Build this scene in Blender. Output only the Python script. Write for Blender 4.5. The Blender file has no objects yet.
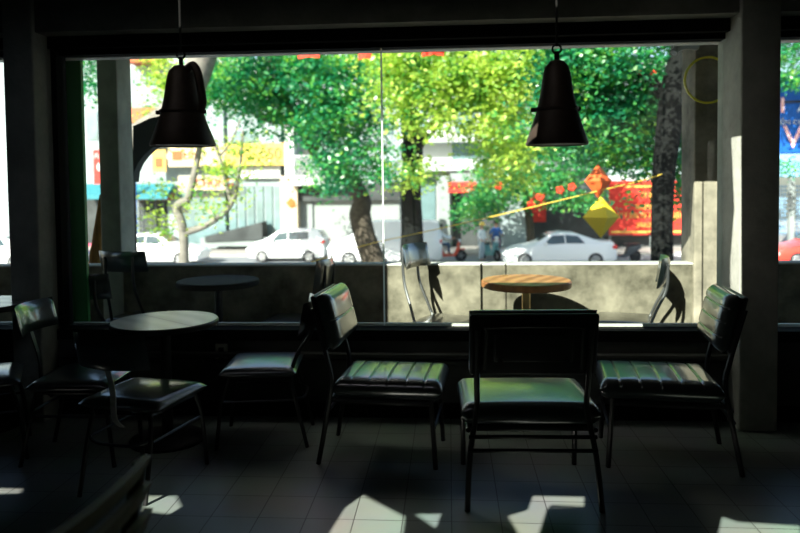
import bpy, bmesh, math, random
import numpy as np
from mathutils import Vector, Matrix, Euler

random.seed(7)
rng = np.random.default_rng(7)
SC = bpy.context.scene
COL = SC.collection
R = math.radians
PI = math.pi

# ------------------------------------------------------------------ camera
EYE = 1.37
FPX = 700.0
YAW, PITCH, ROLL = R(4.0), R(2.3), R(-0.67)
CY = 185 + FPX * math.tan(PITCH)
CAM_ROT = (Matrix.Rotation(YAW, 3, 'Z') @ Matrix.Rotation(PI / 2 - PITCH, 3, 'X') @ Matrix.Rotation(ROLL, 3, 'Z'))
CAM_POS = Vector((0, 0, EYE))


def ray(px, py):
    return CAM_ROT @ Vector(((px - 400) / FPX, -(py - CY) / FPX, -1.0))


def at_y(px, py, Y):
    d = ray(px, py)
    return CAM_POS + d * (Y / d.y)


def at_z(px, py, Z):
    d = ray(px, py)
    return CAM_POS + d * ((Z - EYE) / d.z)


def wx(px, py, Y):
    return at_y(px, py, Y).x


cam_d = bpy.data.cameras.new('camera')
cam = bpy.data.objects.new('camera', cam_d)
COL.objects.link(cam)
cam.location = CAM_POS
cam.rotation_euler = CAM_ROT.to_euler()
cam_d.sensor_width = 36
cam_d.lens = FPX / 800 * 36
cam_d.shift_y = (CY - 266.5) / 800
cam_d.clip_end = 500
cam_d.dof.use_dof = True
cam_d.dof.focus_distance = 3.3
cam_d.dof.aperture_fstop = 2.0
SC.camera = cam


# ------------------------------------------------------------------ materials
def mat(name, col, rough=0.6, spec=0.5, metal=0.0, coat=0.0, vary=0.0, scale=6.0, col2=None, bump=0.0, bscale=40.0,
        ior=1.5, emit=None, est=0.0, trans=0.0, detail=4.0, stretch=None):
    m = bpy.data.materials.new(name)
    m.use_nodes = True
    nt = m.node_tree
    N, L = nt.nodes, nt.links
    b = N['Principled BSDF']
    b.inputs['Base Color'].default_value = (*col, 1)
    b.inputs['Roughness'].default_value = rough
    b.inputs['Specular IOR Level'].default_value = spec
    b.inputs['Metallic'].default_value = metal
    b.inputs['Coat Weight'].default_value = coat
    b.inputs['Coat Roughness'].default_value = 0.14
    if coat >= 0.85:
        b.inputs['Coat IOR'].default_value = 1.9
    b.inputs['IOR'].default_value = ior
    if emit:
        b.inputs['Emission Color'].default_value = (*emit, 1)
        b.inputs['Emission Strength'].default_value = est
    tc = N.new('ShaderNodeTexCoord')
    vec = tc.outputs['Object']
    if stretch:
        mp = N.new('ShaderNodeMapping')
        mp.inputs['Scale'].default_value = stretch
        L.new(vec, mp.inputs['Vector'])
        vec = mp.outputs['Vector']
    if vary > 0 or col2:
        n = N.new('ShaderNodeTexNoise')
        n.inputs['Scale'].default_value = scale
        n.inputs['Detail'].default_value = detail
        n.inputs['Roughness'].default_value = 0.65
        L.new(vec, n.inputs['Vector'])
        cr = N.new('ShaderNodeValToRGB')
        cr.color_ramp.elements[0].position = 0.32
        cr.color_ramp.elements[1].position = 0.68
        c2 = col2 if col2 else tuple(c * (1 - vary) for c in col)
        cr.color_ramp.elements[0].color = (*c2, 1)
        cr.color_ramp.elements[1].color = (*col, 1)
        L.new(n.outputs['Fac'], cr.inputs['Fac'])
        L.new(cr.outputs['Color'], b.inputs['Base Color'])
    if bump > 0:
        n2 = N.new('ShaderNodeTexNoise')
        n2.inputs['Scale'].default_value = bscale
        n2.inputs['Detail'].default_value = 5
        L.new(vec, n2.inputs['Vector'])
        bp = N.new('ShaderNodeBump')
        bp.inputs['Strength'].default_value = bump
        bp.inputs['Distance'].default_value = 0.01
        L.new(n2.outputs['Fac'], bp.inputs['Height'])
        L.new(bp.outputs['Normal'], b.inputs['Normal'])
    return m


def leaf_mat(name, cols, trans=0.45, clump=1.3):
    m = bpy.data.materials.new(name)
    m.use_nodes = True
    nt = m.node_tree
    N, L = nt.nodes, nt.links
    N.remove(N['Principled BSDF'])
    out = N['Material Output']
    g = N.new('ShaderNodeNewGeometry')
    cr = N.new('ShaderNodeValToRGB')
    els = cr.color_ramp.elements
    while len(els) < len(cols):
        els.new(0.5)
    for i, c in enumerate(cols):
        els[i].position = i / max(1, len(cols) - 1)
        els[i].color = (*c, 1)
    tc = N.new('ShaderNodeTexCoord')
    nz = N.new('ShaderNodeTexNoise')
    nz.inputs['Scale'].default_value = clump
    nz.inputs['Detail'].default_value = 3
    L.new(tc.outputs['Object'], nz.inputs['Vector'])
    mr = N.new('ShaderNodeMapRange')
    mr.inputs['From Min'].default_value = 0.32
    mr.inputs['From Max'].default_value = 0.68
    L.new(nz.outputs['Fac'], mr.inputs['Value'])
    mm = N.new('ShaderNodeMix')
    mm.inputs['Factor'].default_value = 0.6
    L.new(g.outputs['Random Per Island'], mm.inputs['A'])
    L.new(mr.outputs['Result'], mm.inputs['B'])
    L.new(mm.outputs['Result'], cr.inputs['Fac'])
    d = N.new('ShaderNodeBsdfDiffuse')
    t = N.new('ShaderNodeBsdfTranslucent')
    L.new(cr.outputs['Color'], d.inputs['Color'])
    hs = N.new('ShaderNodeHueSaturation')
    hs.inputs['Saturation'].default_value = 1.1
    hs.inputs['Value'].default_value = 1.15
    L.new(cr.outputs['Color'], hs.inputs['Color'])
    L.new(hs.outputs['Color'], t.inputs['Color'])
    mx = N.new('ShaderNodeMixShader')
    mx.inputs['Fac'].default_value = trans
    L.new(d.outputs[0], mx.inputs[1])
    L.new(t.outputs[0], mx.inputs[2])
    gl = N.new('ShaderNodeBsdfGlossy')
    gl.inputs['Roughness'].default_value = 0.35
    mx2 = N.new('ShaderNodeMixShader')
    mx2.inputs['Fac'].default_value = 0.05
    L.new(mx.outputs[0], mx2.inputs[1])
    L.new(gl.outputs[0], mx2.inputs[2])
    L.new(mx2.outputs[0], out.inputs['Surface'])
    return m


def glass_mat(name, dust=0.03, tint=(0.93, 0.98, 0.95)):
    m = bpy.data.materials.new(name)
    m.use_nodes = True
    nt = m.node_tree
    N, L = nt.nodes, nt.links
    N.remove(N['Principled BSDF'])
    out = N['Material Output']
    tr = N.new('ShaderNodeBsdfTransparent')
    tr.inputs['Color'].default_value = (*tint, 1)
    gl = N.new('ShaderNodeBsdfGlossy')
    gl.inputs['Roughness'].default_value = 0.02
    fr = N.new('ShaderNodeFresnel')
    fr.inputs['IOR'].default_value = 1.45
    mx = N.new('ShaderNodeMixShader')
    L.new(fr.outputs[0], mx.inputs['Fac'])
    L.new(tr.outputs[0], mx.inputs[1])
    L.new(gl.outputs[0], mx.inputs[2])
    # dust and smears on the pane
    tc = N.new('ShaderNodeTexCoord')
    n = N.new('ShaderNodeTexNoise')
    n.inputs['Scale'].default_value = 2.2
    n.inputs['Detail'].default_value = 9
    n.inputs['Roughness'].default_value = 0.75
    L.new(tc.outputs['Object'], n.inputs['Vector'])
    mr = N.new('ShaderNodeMapRange')
    mr.inputs['From Min'].default_value = 0.4
    mr.inputs['From Max'].default_value = 0.75
    mr.inputs['To Min'].default_value = dust * 0.25
    mr.inputs['To Max'].default_value = dust * 2.6
    L.new(n.outputs['Fac'], mr.inputs['Value'])
    df = N.new('ShaderNodeBsdfDiffuse')
    df.inputs['Color'].default_value = (0.8, 0.84, 0.8, 1)
    tl = N.new('ShaderNodeBsdfTranslucent')
    tl.inputs['Color'].default_value = (0.8, 0.86, 0.82, 1)
    dm = N.new('ShaderNodeMixShader')
    dm.inputs['Fac'].default_value = 0.6
    L.new(df.outputs[0], dm.inputs[1])
    L.new(tl.outputs[0], dm.inputs[2])
    m2 = N.new('ShaderNodeMixShader')
    L.new(mr.outputs[0], m2.inputs['Fac'])
    L.new(mx.outputs[0], m2.inputs[1])
    L.new(dm.outputs[0], m2.inputs[2])
    L.new(m2.outputs[0], out.inputs['Surface'])
    return m


def tile_mat(name):
    m = mat(name, (0.1, 0.11, 0.105), rough=0.34, spec=0.5)
    nt = m.node_tree
    N, L = nt.nodes, nt.links
    b = N['Principled BSDF']
    tc = N.new('ShaderNodeTexCoord')
    br = N.new('ShaderNodeTexBrick')
    br.offset = 0.0
    br.inputs['Scale'].default_value = 1.0
    br.inputs['Brick Width'].default_value = 0.2
    br.inputs['Row Height'].default_value = 0.2
    br.inputs['Mortar Size'].default_value = 0.0022
    br.inputs['Mortar Smooth'].default_value = 0.1
    br.inputs['Bias'].default_value = 0.0
    br.inputs['Color1'].default_value = (0.27, 0.32, 0.285, 1)
    br.inputs['Color2'].default_value = (0.235, 0.285, 0.25, 1)
    br.inputs['Mortar'].default_value = (0.06, 0.065, 0.06, 1)
    L.new(tc.outputs['Object'], br.inputs['Vector'])
    n = N.new('ShaderNodeTexNoise')
    n.inputs['Scale'].default_value = 3.0
    n.inputs['Detail'].default_value = 6
    L.new(tc.outputs['Object'], n.inputs['Vector'])
    mx = N.new('ShaderNodeMix')
    mx.data_type = 'RGBA'
    mx.blend_type = 'MULTIPLY'
    mx.inputs['Factor'].default_value = 0.45
    L.new(br.outputs['Color'], mx.inputs['A'])
    L.new(n.outputs['Color'], mx.inputs['B'])
    L.new(mx.outputs['Result'], b.inputs['Base Color'])
    bp = N.new('ShaderNodeBump')
    bp.inputs['Strength'].default_value = 0.3
    bp.inputs['Distance'].default_value = 0.003
    L.new(br.outputs['Fac'], bp.inputs['Height'])
    bp.invert = True
    L.new(bp.outputs['Normal'], b.inputs['Normal'])
    return m


def wave_mat(name, c1, c2, axis='X', scale=10.0, rough=0.7, dist=0.0, spec=0.4):
    m = mat(name, c1, rough=rough, spec=spec)
    nt = m.node_tree
    N, L = nt.nodes, nt.links
    b = N['Principled BSDF']
    tc = N.new('ShaderNodeTexCoord')
    w = N.new('ShaderNodeTexWave')
    w.bands_direction = axis
    w.inputs['Scale'].default_value = scale
    w.inputs['Distortion'].default_value = dist
    w.inputs['Detail'].default_value = 3
    L.new(tc.outputs['Object'], w.inputs['Vector'])
    cr = N.new('ShaderNodeValToRGB')
    cr.color_ramp.elements[0].color = (*c2, 1)
    cr.color_ramp.elements[1].color = (*c1, 1)
    L.new(w.outputs['Fac'], cr.inputs['Fac'])
    L.new(cr.outputs['Color'], b.inputs['Base Color'])
    return m


M = {}
M['wall'] = mat('dark_plaster', (0.075, 0.085, 0.075), 0.8, 0.3, vary=0.4, scale=3, bump=0.3, bscale=25)
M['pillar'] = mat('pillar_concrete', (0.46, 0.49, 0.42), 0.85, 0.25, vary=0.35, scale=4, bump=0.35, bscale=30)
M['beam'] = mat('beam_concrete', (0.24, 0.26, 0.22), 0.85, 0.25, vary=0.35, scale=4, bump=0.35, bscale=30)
M['ceil'] = mat('dark_ceiling', (0.05, 0.055, 0.05), 0.9, 0.2)
M['frame'] = mat('black_frame', (0.010, 0.011, 0.010), 0.85, 0.08)
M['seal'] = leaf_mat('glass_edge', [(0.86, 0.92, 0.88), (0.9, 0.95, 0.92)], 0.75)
M['sill'] = mat('pale_sill', (0.75, 0.76, 0.68), 0.5, 0.4, vary=0.2, scale=12)
M['green'] = mat('green_panel', (0.05, 0.30, 0.08), 0.5, 0.4, vary=0.35, scale=1.5)
M['parapet'] = mat('weathered_render', (0.30, 0.275, 0.205), 0.85, 0.2, scale=3.6, col2=(0.055, 0.052, 0.036), bump=0.4, bscale=22, detail=9)
M['cap'] = mat('parapet_cap', (0.75, 0.76, 0.72), 0.7, 0.3, vary=0.25, scale=8)
M['patio'] = mat('patio_floor', (0.33, 0.32, 0.28), 0.8, 0.3, vary=0.3, scale=5)
M['floor'] = tile_mat('floor_tiles')
M['leather'] = mat('green_black_vinyl', (0.008, 0.018, 0.016), 0.33, 0.8, coat=1.0, bump=0.12, bscale=90, ior=1.6)
M['leatherb'] = mat('black_vinyl', (0.008, 0.014, 0.013), 0.30, 0.8, coat=0.9, bump=0.12, bscale=70, ior=1.6)
M['black'] = mat('black_steel', (0.012, 0.013, 0.013), 0.35, 0.5)
M['grey_steel'] = mat('worn_steel', (0.32, 0.33, 0.33), 0.32, 0.5, metal=0.9)
M['backshell'] = mat('moulded_back', (0.014, 0.016, 0.015), 0.38, 0.5)
M['wood'] = wave_mat('table_wood', (0.62, 0.30, 0.11), (0.36, 0.15, 0.05), 'Y', 3.0, 0.4, 5.0, 0.5)
M['woodedge'] = mat('table_edge', (0.5, 0.2, 0.06), 0.4, 0.5, vary=0.4, scale=20)
M['darktop'] = mat('dark_table_top', (0.035, 0.03, 0.022), 0.75, 0.2, vary=0.4, scale=9)
M['palewood'] = wave_mat('grey_table_wood', (0.68, 0.71, 0.66), (0.55, 0.58, 0.54), 'Y', 2.5, 0.25, 4.0, 1.0)
M['brass'] = mat('brass_column', (0.7, 0.48, 0.2), 0.3, 0.5, metal=0.9)
M['lamp'] = mat('dark_bronze', (0.06, 0.045, 0.033), 0.55, 0.4, metal=0.2, vary=0.4, scale=25)
M['lampin'] = mat('lamp_inner', (0.25, 0.2, 0.14), 0.6, 0.4)
M['plate'] = mat('outlet_plate', (0.55, 0.55, 0.5), 0.5, 0.4)
M['slatwood'] = wave_mat('slat_wood', (0.20, 0.16, 0.085), (0.09, 0.07, 0.04), 'Y', 6.0, 0.5, 3.0)
M['yellow'] = mat('yellow_paper', (0.83, 0.60, 0.03), 0.7, 0.2)
M['orange'] = mat('orange_paper', (0.75, 0.13, 0.03), 0.7, 0.2)
M['red'] = mat('red_paper', (0.85, 0.06, 0.03), 0.7, 0.2)
M['cord'] = mat('yellow_cord', (0.85, 0.6, 0.08), 0.6, 0.3)
M['ring'] = mat('yellow_reflection', (0.9, 0.8, 0.05), 0.4, 0.5)
M['asphalt'] = mat('asphalt', (0.25, 0.27, 0.29), 0.85, 0.2, vary=0.2, scale=1.2)
M['pave'] = mat('pavement', (0.42, 0.40, 0.37), 0.85, 0.2, vary=0.25, scale=2)
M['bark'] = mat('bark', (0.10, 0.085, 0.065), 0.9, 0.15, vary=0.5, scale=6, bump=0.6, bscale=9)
M['barkshade'] = mat('shaded_bark', (0.009, 0.011, 0.010), 0.9, 0.15, vary=0.5, scale=6, bump=0.6, bscale=9)  # shadow on the trunk is put into the bark colour
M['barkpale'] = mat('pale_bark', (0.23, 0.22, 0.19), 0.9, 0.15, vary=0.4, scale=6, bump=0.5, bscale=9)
M['leafshade'] = leaf_mat('shaded_leaves', [(0.008, 0.10, 0.06), (0.012, 0.19, 0.09), (0.03, 0.28, 0.09), (0.12, 0.42, 0.07), (0.4, 0.6, 0.07)], 0.45)  # shaded parts of the trees are put into the leaf colours
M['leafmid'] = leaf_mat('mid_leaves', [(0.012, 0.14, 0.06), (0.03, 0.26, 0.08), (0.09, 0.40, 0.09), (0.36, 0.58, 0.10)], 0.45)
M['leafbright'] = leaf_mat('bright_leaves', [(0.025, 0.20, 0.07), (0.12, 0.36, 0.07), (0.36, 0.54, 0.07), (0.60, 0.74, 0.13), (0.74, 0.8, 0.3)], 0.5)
M['white'] = mat('white_paint', (0.5, 0.53, 0.52), 0.5, 0.4, vary=0.08, scale=2)
M['cool'] = mat('cool_white_wall', (0.32, 0.39, 0.40), 0.8, 0.2, vary=0.3, scale=0.6)
M['cream'] = mat('cream_wall', (0.52, 0.43, 0.31), 0.8, 0.2, vary=0.12, scale=0.8)
M['greywall'] = mat('grey_wall', (0.26, 0.30, 0.295), 0.8, 0.2, vary=0.2, scale=0.7)
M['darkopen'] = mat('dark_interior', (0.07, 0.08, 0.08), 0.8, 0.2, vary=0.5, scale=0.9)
M['shutter'] = wave_mat('shutter', (0.26, 0.29, 0.28), (0.19, 0.22, 0.215), 'Z', 3.2, 0.6)
M['winglass'] = mat('far_glass', (0.16, 0.26, 0.27), 0.12, 0.8, vary=0.4, scale=0.8)
M['signyel'] = mat('yellow_sign', (0.68, 0.42, 0.10), 0.6, 0.3)
M['signpale'] = mat('pale_sign', (0.62, 0.50, 0.30), 0.6, 0.3)
M['signred'] = mat('red_sign', (0.55, 0.035, 0.025), 0.6, 0.3)
M['signtext'] = mat('orange_letters', (0.48, 0.1, 0.03), 0.6, 0.3)
M['banner'] = mat('red_banner', (0.62, 0.035, 0.022), 0.6, 0.3)
M['btext'] = mat('yellow_letters', (0.75, 0.52, 0.1), 0.6, 0.3)
M['blue'] = mat('blue_billboard', (0.008, 0.10, 0.42), 0.5, 0.3)
M['bluepale'] = mat('pale_blue', (0.22, 0.42, 0.62), 0.6, 0.3)
M['pinkwhite'] = mat('pink_white', (0.9, 0.72, 0.72), 0.6, 0.3, scale=6, col2=(0.85, 0.3, 0.3))
M['teal'] = wave_mat('teal_awning', (0.006, 0.12, 0.16), (0.05, 0.26, 0.29), 'X', 2.6, 0.7)
M['brick'] = mat('red_brown', (0.42, 0.15, 0.08), 0.8, 0.2)
M['carwhite'] = mat('white_car_paint', (0.8, 0.83, 0.84), 0.3, 0.5, coat=0.6)
M['carred'] = mat('red_car_paint', (0.75, 0.05, 0.03), 0.3, 0.5, coat=0.6)
M['carglass'] = mat('car_glass', (0.03, 0.06, 0.07), 0.08, 0.8)
M['tyre'] = mat('tyre', (0.025, 0.027, 0.028), 0.8, 0.3)
M['rim'] = mat('wheel_rim', (0.5, 0.52, 0.53), 0.35, 0.5, metal=0.6)
M['tail'] = mat('tail_light', (0.6, 0.04, 0.03), 0.25, 0.6)
M['head'] = mat('head_light', (0.75, 0.8, 0.82), 0.15, 0.7)
M['skin'] = mat('skin', (0.45, 0.26, 0.17), 0.6, 0.3)
M['hair'] = mat('black_hair', (0.015, 0.013, 0.012), 0.5, 0.4)
M['shirtwhite'] = mat('white_cloth', (0.82, 0.86, 0.87), 0.85, 0.1)
M['shirtblue'] = mat('blue_cloth', (0.05, 0.15, 0.45), 0.85, 0.1)
M['trouser'] = mat('jeans', (0.07, 0.12, 0.2), 0.85, 0.1)
M['palecloth'] = mat('pale_cloth', (0.55, 0.64, 0.68), 0.85, 0.1)
M['pink'] = mat('pink_cloth', (0.8, 0.15, 0.25), 0.8, 0.1)
M['helmety'] = mat('yellow_helmet', (0.9, 0.62, 0.1), 0.35, 0.5)
M['scred'] = mat('red_scooter', (0.8, 0.1, 0.05), 0.3, 0.5)
M['scwhite'] = mat('white_scooter', (0.75, 0.8, 0.82), 0.3, 0.5)
M['scdark'] = mat('dark_scooter', (0.05, 0.06, 0.07), 0.3, 0.5)
M['scteal'] = mat('teal_scooter', (0.15, 0.35, 0.36), 0.3, 0.5)
M['straw'] = mat('brown_straw', (0.38, 0.2, 0.06), 0.9, 0.1, scale=10, col2=(0.12, 0.06, 0.02), stretch=(6, 6, 0.6))
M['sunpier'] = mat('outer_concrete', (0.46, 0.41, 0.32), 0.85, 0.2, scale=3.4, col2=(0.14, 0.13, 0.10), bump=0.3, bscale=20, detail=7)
M['tarp'] = mat('dark_tarp', (0.045, 0.06, 0.06), 0.7, 0.3, vary=0.3, scale=3)
M['glass'] = glass_mat('window_glass', 0.0075)


# ------------------------------------------------------------------ mesh helpers
class MB:
    def __init__(s):
        s.v, s.f = [], []

    def add(s, vs, fs, mtx=None):
        o = len(s.v)
        for p in vs:
            p = Vector(p)
            s.v.append(tuple(mtx @ p if mtx else p))
        s.f += [tuple(i + o for i in f) for f in fs]
        return s

    def box(s, c, d, mtx=None):
        x, y, z = c
        a, b, e = d[0] / 2, d[1] / 2, d[2] / 2
        vs = [(x + i * a, y + j * b, z + k * e) for k in (-1, 1) for j in (-1, 1) for i in (-1, 1)]
        return s.add(vs, [(0, 2, 3, 1), (4, 5, 7, 6), (0, 1, 5, 4), (2, 6, 7, 3), (0, 4, 6, 2), (1, 3, 7, 5)], mtx)

    def span(s, a, b):
        c = [(a[i] + b[i]) / 2 for i in range(3)]
        return s.box(c, [abs(b[i] - a[i]) for i in range(3)])

    def rbox(s, c, d, r=0.01, seg=3, mtx=None):
        bm = bmesh.new()
        bmesh.ops.create_cube(bm, size=1.0)
        for v in bm.verts:
            v.co = Vector((v.co.x * d[0], v.co.y * d[1], v.co.z * d[2]))
        bmesh.ops.bevel(bm, geom=bm.edges[:], offset=min(r, min(d) * 0.49), segments=seg, profile=0.5, affect='EDGES')
        for v in bm.verts:
            v.co += Vector(c)
        bm.verts.index_update()
        s.add([v.co.copy() for v in bm.verts], [[v.index for v in f.verts] for f in bm.faces], mtx)
        bm.free()
        return s

    def tube(s, pts, r, n=8, mtx=None, closed=False):
        pts = [Vector(p) for p in pts]
        rs = r if isinstance(r, (list, tuple)) else [r] * len(pts)
        k = len(pts)
        T = []
        for i in range(k):
            if closed:
                t = pts[(i + 1) % k] - pts[i - 1]
            else:
                t = pts[min(i + 1, k - 1)] - pts[max(i - 1, 0)]
            T.append(t.normalized())
        up = Vector((0, 0, 1)) if abs(T[0].z) < 0.9 else Vector((1, 0, 0))
        nrm = T[0].cross(up).normalized()
        vs, fs = [], []
        for i in range(k):
            nrm = (nrm - T[i] * nrm.dot(T[i])).normalized()
            bn = T[i].cross(nrm)
            for j in range(n):
                a = 2 * PI * j / n
                vs.append(pts[i] + (nrm * math.cos(a) + bn * math.sin(a)) * rs[i])
        for i in range(k if closed else k - 1):
            for j in range(n):
                p, q = i * n, ((i + 1) % k) * n
                fs.append((p + j, p + (j + 1) % n, q + (j + 1) % n, q + j))
        if not closed:
            fs.append(tuple(range(n - 1, -1, -1)))
            fs.append(tuple((k - 1) * n + j for j in range(n)))
        return s.add(vs, fs, mtx)

    def lathe(s, prof, c=(0, 0, 0), n=32, mtx=None):
        vs, fs = [], []
        for (r, z) in prof:
            for j in range(n):
                a = 2 * PI * j / n
                vs.append((c[0] + r * math.cos(a), c[1] + r * math.sin(a), c[2] + z))
        for i in range(len(prof) - 1):
            for j in range(n):
                fs.append((i * n + j, i * n + (j + 1) % n, (i + 1) * n + (j + 1) % n, (i + 1) * n + j))
        if prof[0][0] > 1e-4:
            fs.append(tuple(range(n - 1, -1, -1)))
        if prof[-1][0] > 1e-4:
            fs.append(tuple((len(prof) - 1) * n + j for j in range(n)))
        return s.add(vs, fs, mtx)

    def prism(s, poly, t, mtx=None):
        """poly in (x,z), extruded along y by t, centred."""
        n = len(poly)
        vs = [(p[0], -t / 2, p[1]) for p in poly] + [(p[0], t / 2, p[1]) for p in poly]
        fs = [tuple(range(n)), tuple(range(2 * n - 1, n - 1, -1))]
        fs += [(i, i + n, (i + 1) % n + n, (i + 1) % n) for i in range(n)]
        return s.add(vs, fs, mtx)

    def cushion(s, w, d, t, chan=0, edge=0.05, groove=0.012, crown=0.01, mtx=None, nx=14, ny=60):
        """pad w (x) by d (y), top at z=t, grooves across x spaced along y."""
        def bulge(u, half, e):
            q = half - abs(u)
            return 1.0 if q >= e else math.sqrt(max(0.0, 1 - ((e - q) / e) ** 2))
        if chan > 1:
            ny = 170
        xs = [-w / 2 + w * 0.5 * (1 - math.cos(PI * i / nx)) for i in range(nx + 1)]
        ys = [-d / 2 + d * j / ny for j in range(ny + 1)]
        gs = [(-d / 2 + d * (k + 1) / (chan)) for k in range(chan - 1)] if chan > 1 else []
        vs, fs = [], []
        for sgn in (1, -1):
            for y in ys:
                for x in xs:
                    b = bulge(x, w / 2, edge) * bulge(y, d / 2, edge)
                    z = t / 2 + sgn * b * t / 2
                    if sgn > 0:
                        z += crown * (1 - (2 * x / w) ** 2) * (1 - (2 * y / d) ** 2)
                        for g in gs:
                            z -= groove * b * math.exp(-((y - g) / 0.004) ** 2)
                            z += groove * 0.3 * b * math.exp(-((y - g) / 0.03) ** 2) * 0
                        if gs:
                            ph = ((y + d / 2) / (d / chan)) % 1.0
                            z += b * 0.0008 * math.sin(PI * ph) ** 2
                    vs.append((x, y, z))
        m = (nx + 1) * (ny + 1)
        for j in range(ny):
            for i in range(nx):
                a = j * (nx + 1) + i
                fs.append((a, a + 1, a + nx + 2, a + nx + 1))
                fs.append((m + a, m + a + nx + 1, m + a + nx + 2, m + a + 1))
        # side skirts
        rim = [i for i in range(nx + 1)] + [j * (nx + 1) + nx for j in range(1, ny + 1)] + \
              [ny * (nx + 1) + i for i in range(nx - 1, -1, -1)] + [j * (nx + 1) for j in range(ny - 1, 0, -1)]
        for q in range(len(rim)):
            a, b = rim[q], rim[(q + 1) % len(rim)]
            fs.append((a, m + a, m + b, b))
        return s.add(vs, fs, mtx)

    def build(s, name, material, parent=None, smooth=True, angle=40):
        me = bpy.data.meshes.new(name)
        me.from_pydata(s.v, [], s.f)
        bm = bmesh.new()
        bm.from_mesh(me)
        bmesh.ops.remove_doubles(bm, verts=bm.verts, dist=1e-5)
        bmesh.ops.recalc_face_normals(bm, faces=bm.faces)
        bm.to_mesh(me)
        bm.free()
        if smooth:
            me.polygons.foreach_set('use_smooth', [True] * len(me.polygons))
            me.set_sharp_from_angle(angle=R(angle))
        me.materials.append(M[material] if isinstance(material, str) else material)
        o = bpy.data.objects.new(name, me)
        COL.objects.link(o)
        if parent:
            o.parent = parent
        return o


def arr_mesh(name, V, Fq, material, parent=None):
    me = bpy.data.meshes.new(name)
    me.vertices.add(len(V))
    me.vertices.foreach_set('co', V.astype(np.float32).ravel())
    nf, k = Fq.shape
    me.loops.add(nf * k)
    me.loops.foreach_set('vertex_index', Fq.astype(np.int32).ravel())
    me.polygons.add(nf)
    me.polygons.foreach_set('loop_start', np.arange(0, nf * k, k, dtype=np.int32))
    me.update(calc_edges=True)
    me.validate()
    me.materials.append(M[material])
    o = bpy.data.objects.new(name, me)
    COL.objects.link(o)
    if parent:
        o.parent = parent
    return o


def tag(o, label=None, cat=None, group=None, kind=None):
    if label:
        o['label'] = label
    if cat:
        o['category'] = cat
    if group:
        o['group'] = group
    if kind:
        o['kind'] = kind
    return o


def thing(name, label, cat, loc=(0, 0, 0), rz=0.0, group=None):
    o = bpy.data.objects.new(name, None)
    o.empty_display_size = 0.1
    COL.objects.link(o)
    o.location = loc
    o.rotation_euler = (0, 0, rz)
    return tag(o, label, cat, group)


def struct(name, mb, m, parent=None, **k):
    return tag(mb.build(name, m, parent, **k), kind='structure')


def dup(root, loc, rz, label):
    r = root.copy()
    COL.objects.link(r)
    r.location = loc
    r.rotation_euler = (0, 0, rz)
    r['label'] = label
    for ch in list(root.children):
        c = ch.copy()
        COL.objects.link(c)
        c.parent = r
        for g in list(ch.children):
            d = g.copy()
            COL.objects.link(d)
            d.parent = c
    return r


def smoothpts(pts, n=6):
    P = [Vector(p) for p in pts]
    out = []
    for i in range(len(P) - 1):
        p0, p1, p2, p3 = P[max(i - 1, 0)], P[i], P[i + 1], P[min(i + 2, len(P) - 1)]
        for k in range(n):
            t = k / n
            out.append(0.5 * ((2 * p1) + (p2 - p0) * t + (2 * p0 - 5 * p1 + 4 * p2 - p3) * t * t + (3 * p1 - p0 - 3 * p2 + p3) * t ** 3))
    out.append(P[-1])
    return out


def text_mesh(name, s, size, depth, material, parent, loc, rot=(PI / 2, 0, 0), align='CENTER', xs=1.0):
    cu = bpy.data.curves.new(name, 'FONT')
    cu.body = s
    cu.size = size
    cu.extrude = depth
    cu.align_x = align
    cu.align_y = 'CENTER'
    tmp = bpy.data.objects.new(name + '_tmp', cu)
    COL.objects.link(tmp)
    dg = bpy.context.evaluated_depsgraph_get()
    me = bpy.data.meshes.new_from_object(tmp.evaluated_get(dg))
    bpy.data.objects.remove(tmp)
    bpy.data.curves.remove(cu)
    me.materials.clear()
    me.materials.append(M[material])
    o = bpy.data.objects.new(name, me)
    COL.objects.link(o)
    o.parent = parent
    o.location = loc
    o.rotation_euler = rot
    o.scale = (xs, 1, 1)
    return o


# ------------------------------------------------------------------ world and sun
SUN_K, SUN_M = 0.55, 0.65          # per metre of +y: metres of +x, metres of drop
w = bpy.data.worlds.new('World')
SC.world = w
w.use_nodes = True
wn, wl = w.node_tree.nodes, w.node_tree.links
bg = wn['Background']
sky = wn.new('ShaderNodeTexSky')
sky.sky_type = 'NISHITA'
sky.sun_disc = False
sky.sun_elevation = math.atan2(SUN_M, math.hypot(1, SUN_K))
sky.sun_rotation = math.atan2(-SUN_K, -1)
sky.air_density = 1.0
sky.dust_density = 1.5
wl.new(sky.outputs['Color'], bg.inputs['Color'])
bg.inputs['Strength'].default_value = 0.175

sd = bpy.data.lights.new('sun', 'SUN')
sd.energy = 10.0
sd.angle = R(0.15)
sd.color = (1.0, 0.95, 0.86)
so = bpy.data.objects.new('sun', sd)
COL.objects.link(so)
so.rotation_euler = Vector((SUN_K, 1, -SUN_M)).to_track_quat('-Z', 'Y').to_euler()
so.location = (-5, -10, 12)

SC.view_settings.view_transform = 'Standard'
SC.view_settings.look = 'None'
SC.view_settings.gamma = 1.0
SC.view_settings.use_curve_mapping = False
SC.view_settings.exposure = 0.58
SC.cycles.use_denoising = True
SC.cycles.max_bounces = 10
SC.cycles.diffuse_bounces = 5
SC.cycles.transparent_max_bounces = 16
SC.cycles.sample_clamp_indirect = 6.0

# ------------------------------------------------------------------ the room shell
YW = 4.07      # inner face of the front wall
YG = 4.15      # glass
YP = 5.30      # inner face of the patio parapet
X0, X1, YB, ZC = -6.0, 6.0, -5.0, 3.3

b = MB()
b.span((X0, YB, -0.1), (X1, 4.25, 0.0))
struct('floor', b, 'floor', smooth=False)


def ceil_hole(pts3):
    """where the sun reaching these points has crossed the ceiling"""
    out = []
    for p in pts3:
        dy = (ZC - p.z) / SUN_M
        out.append(Vector((p.x - SUN_K * dy, p.y - dy, ZC)))
    return out


HOLES = []
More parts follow.
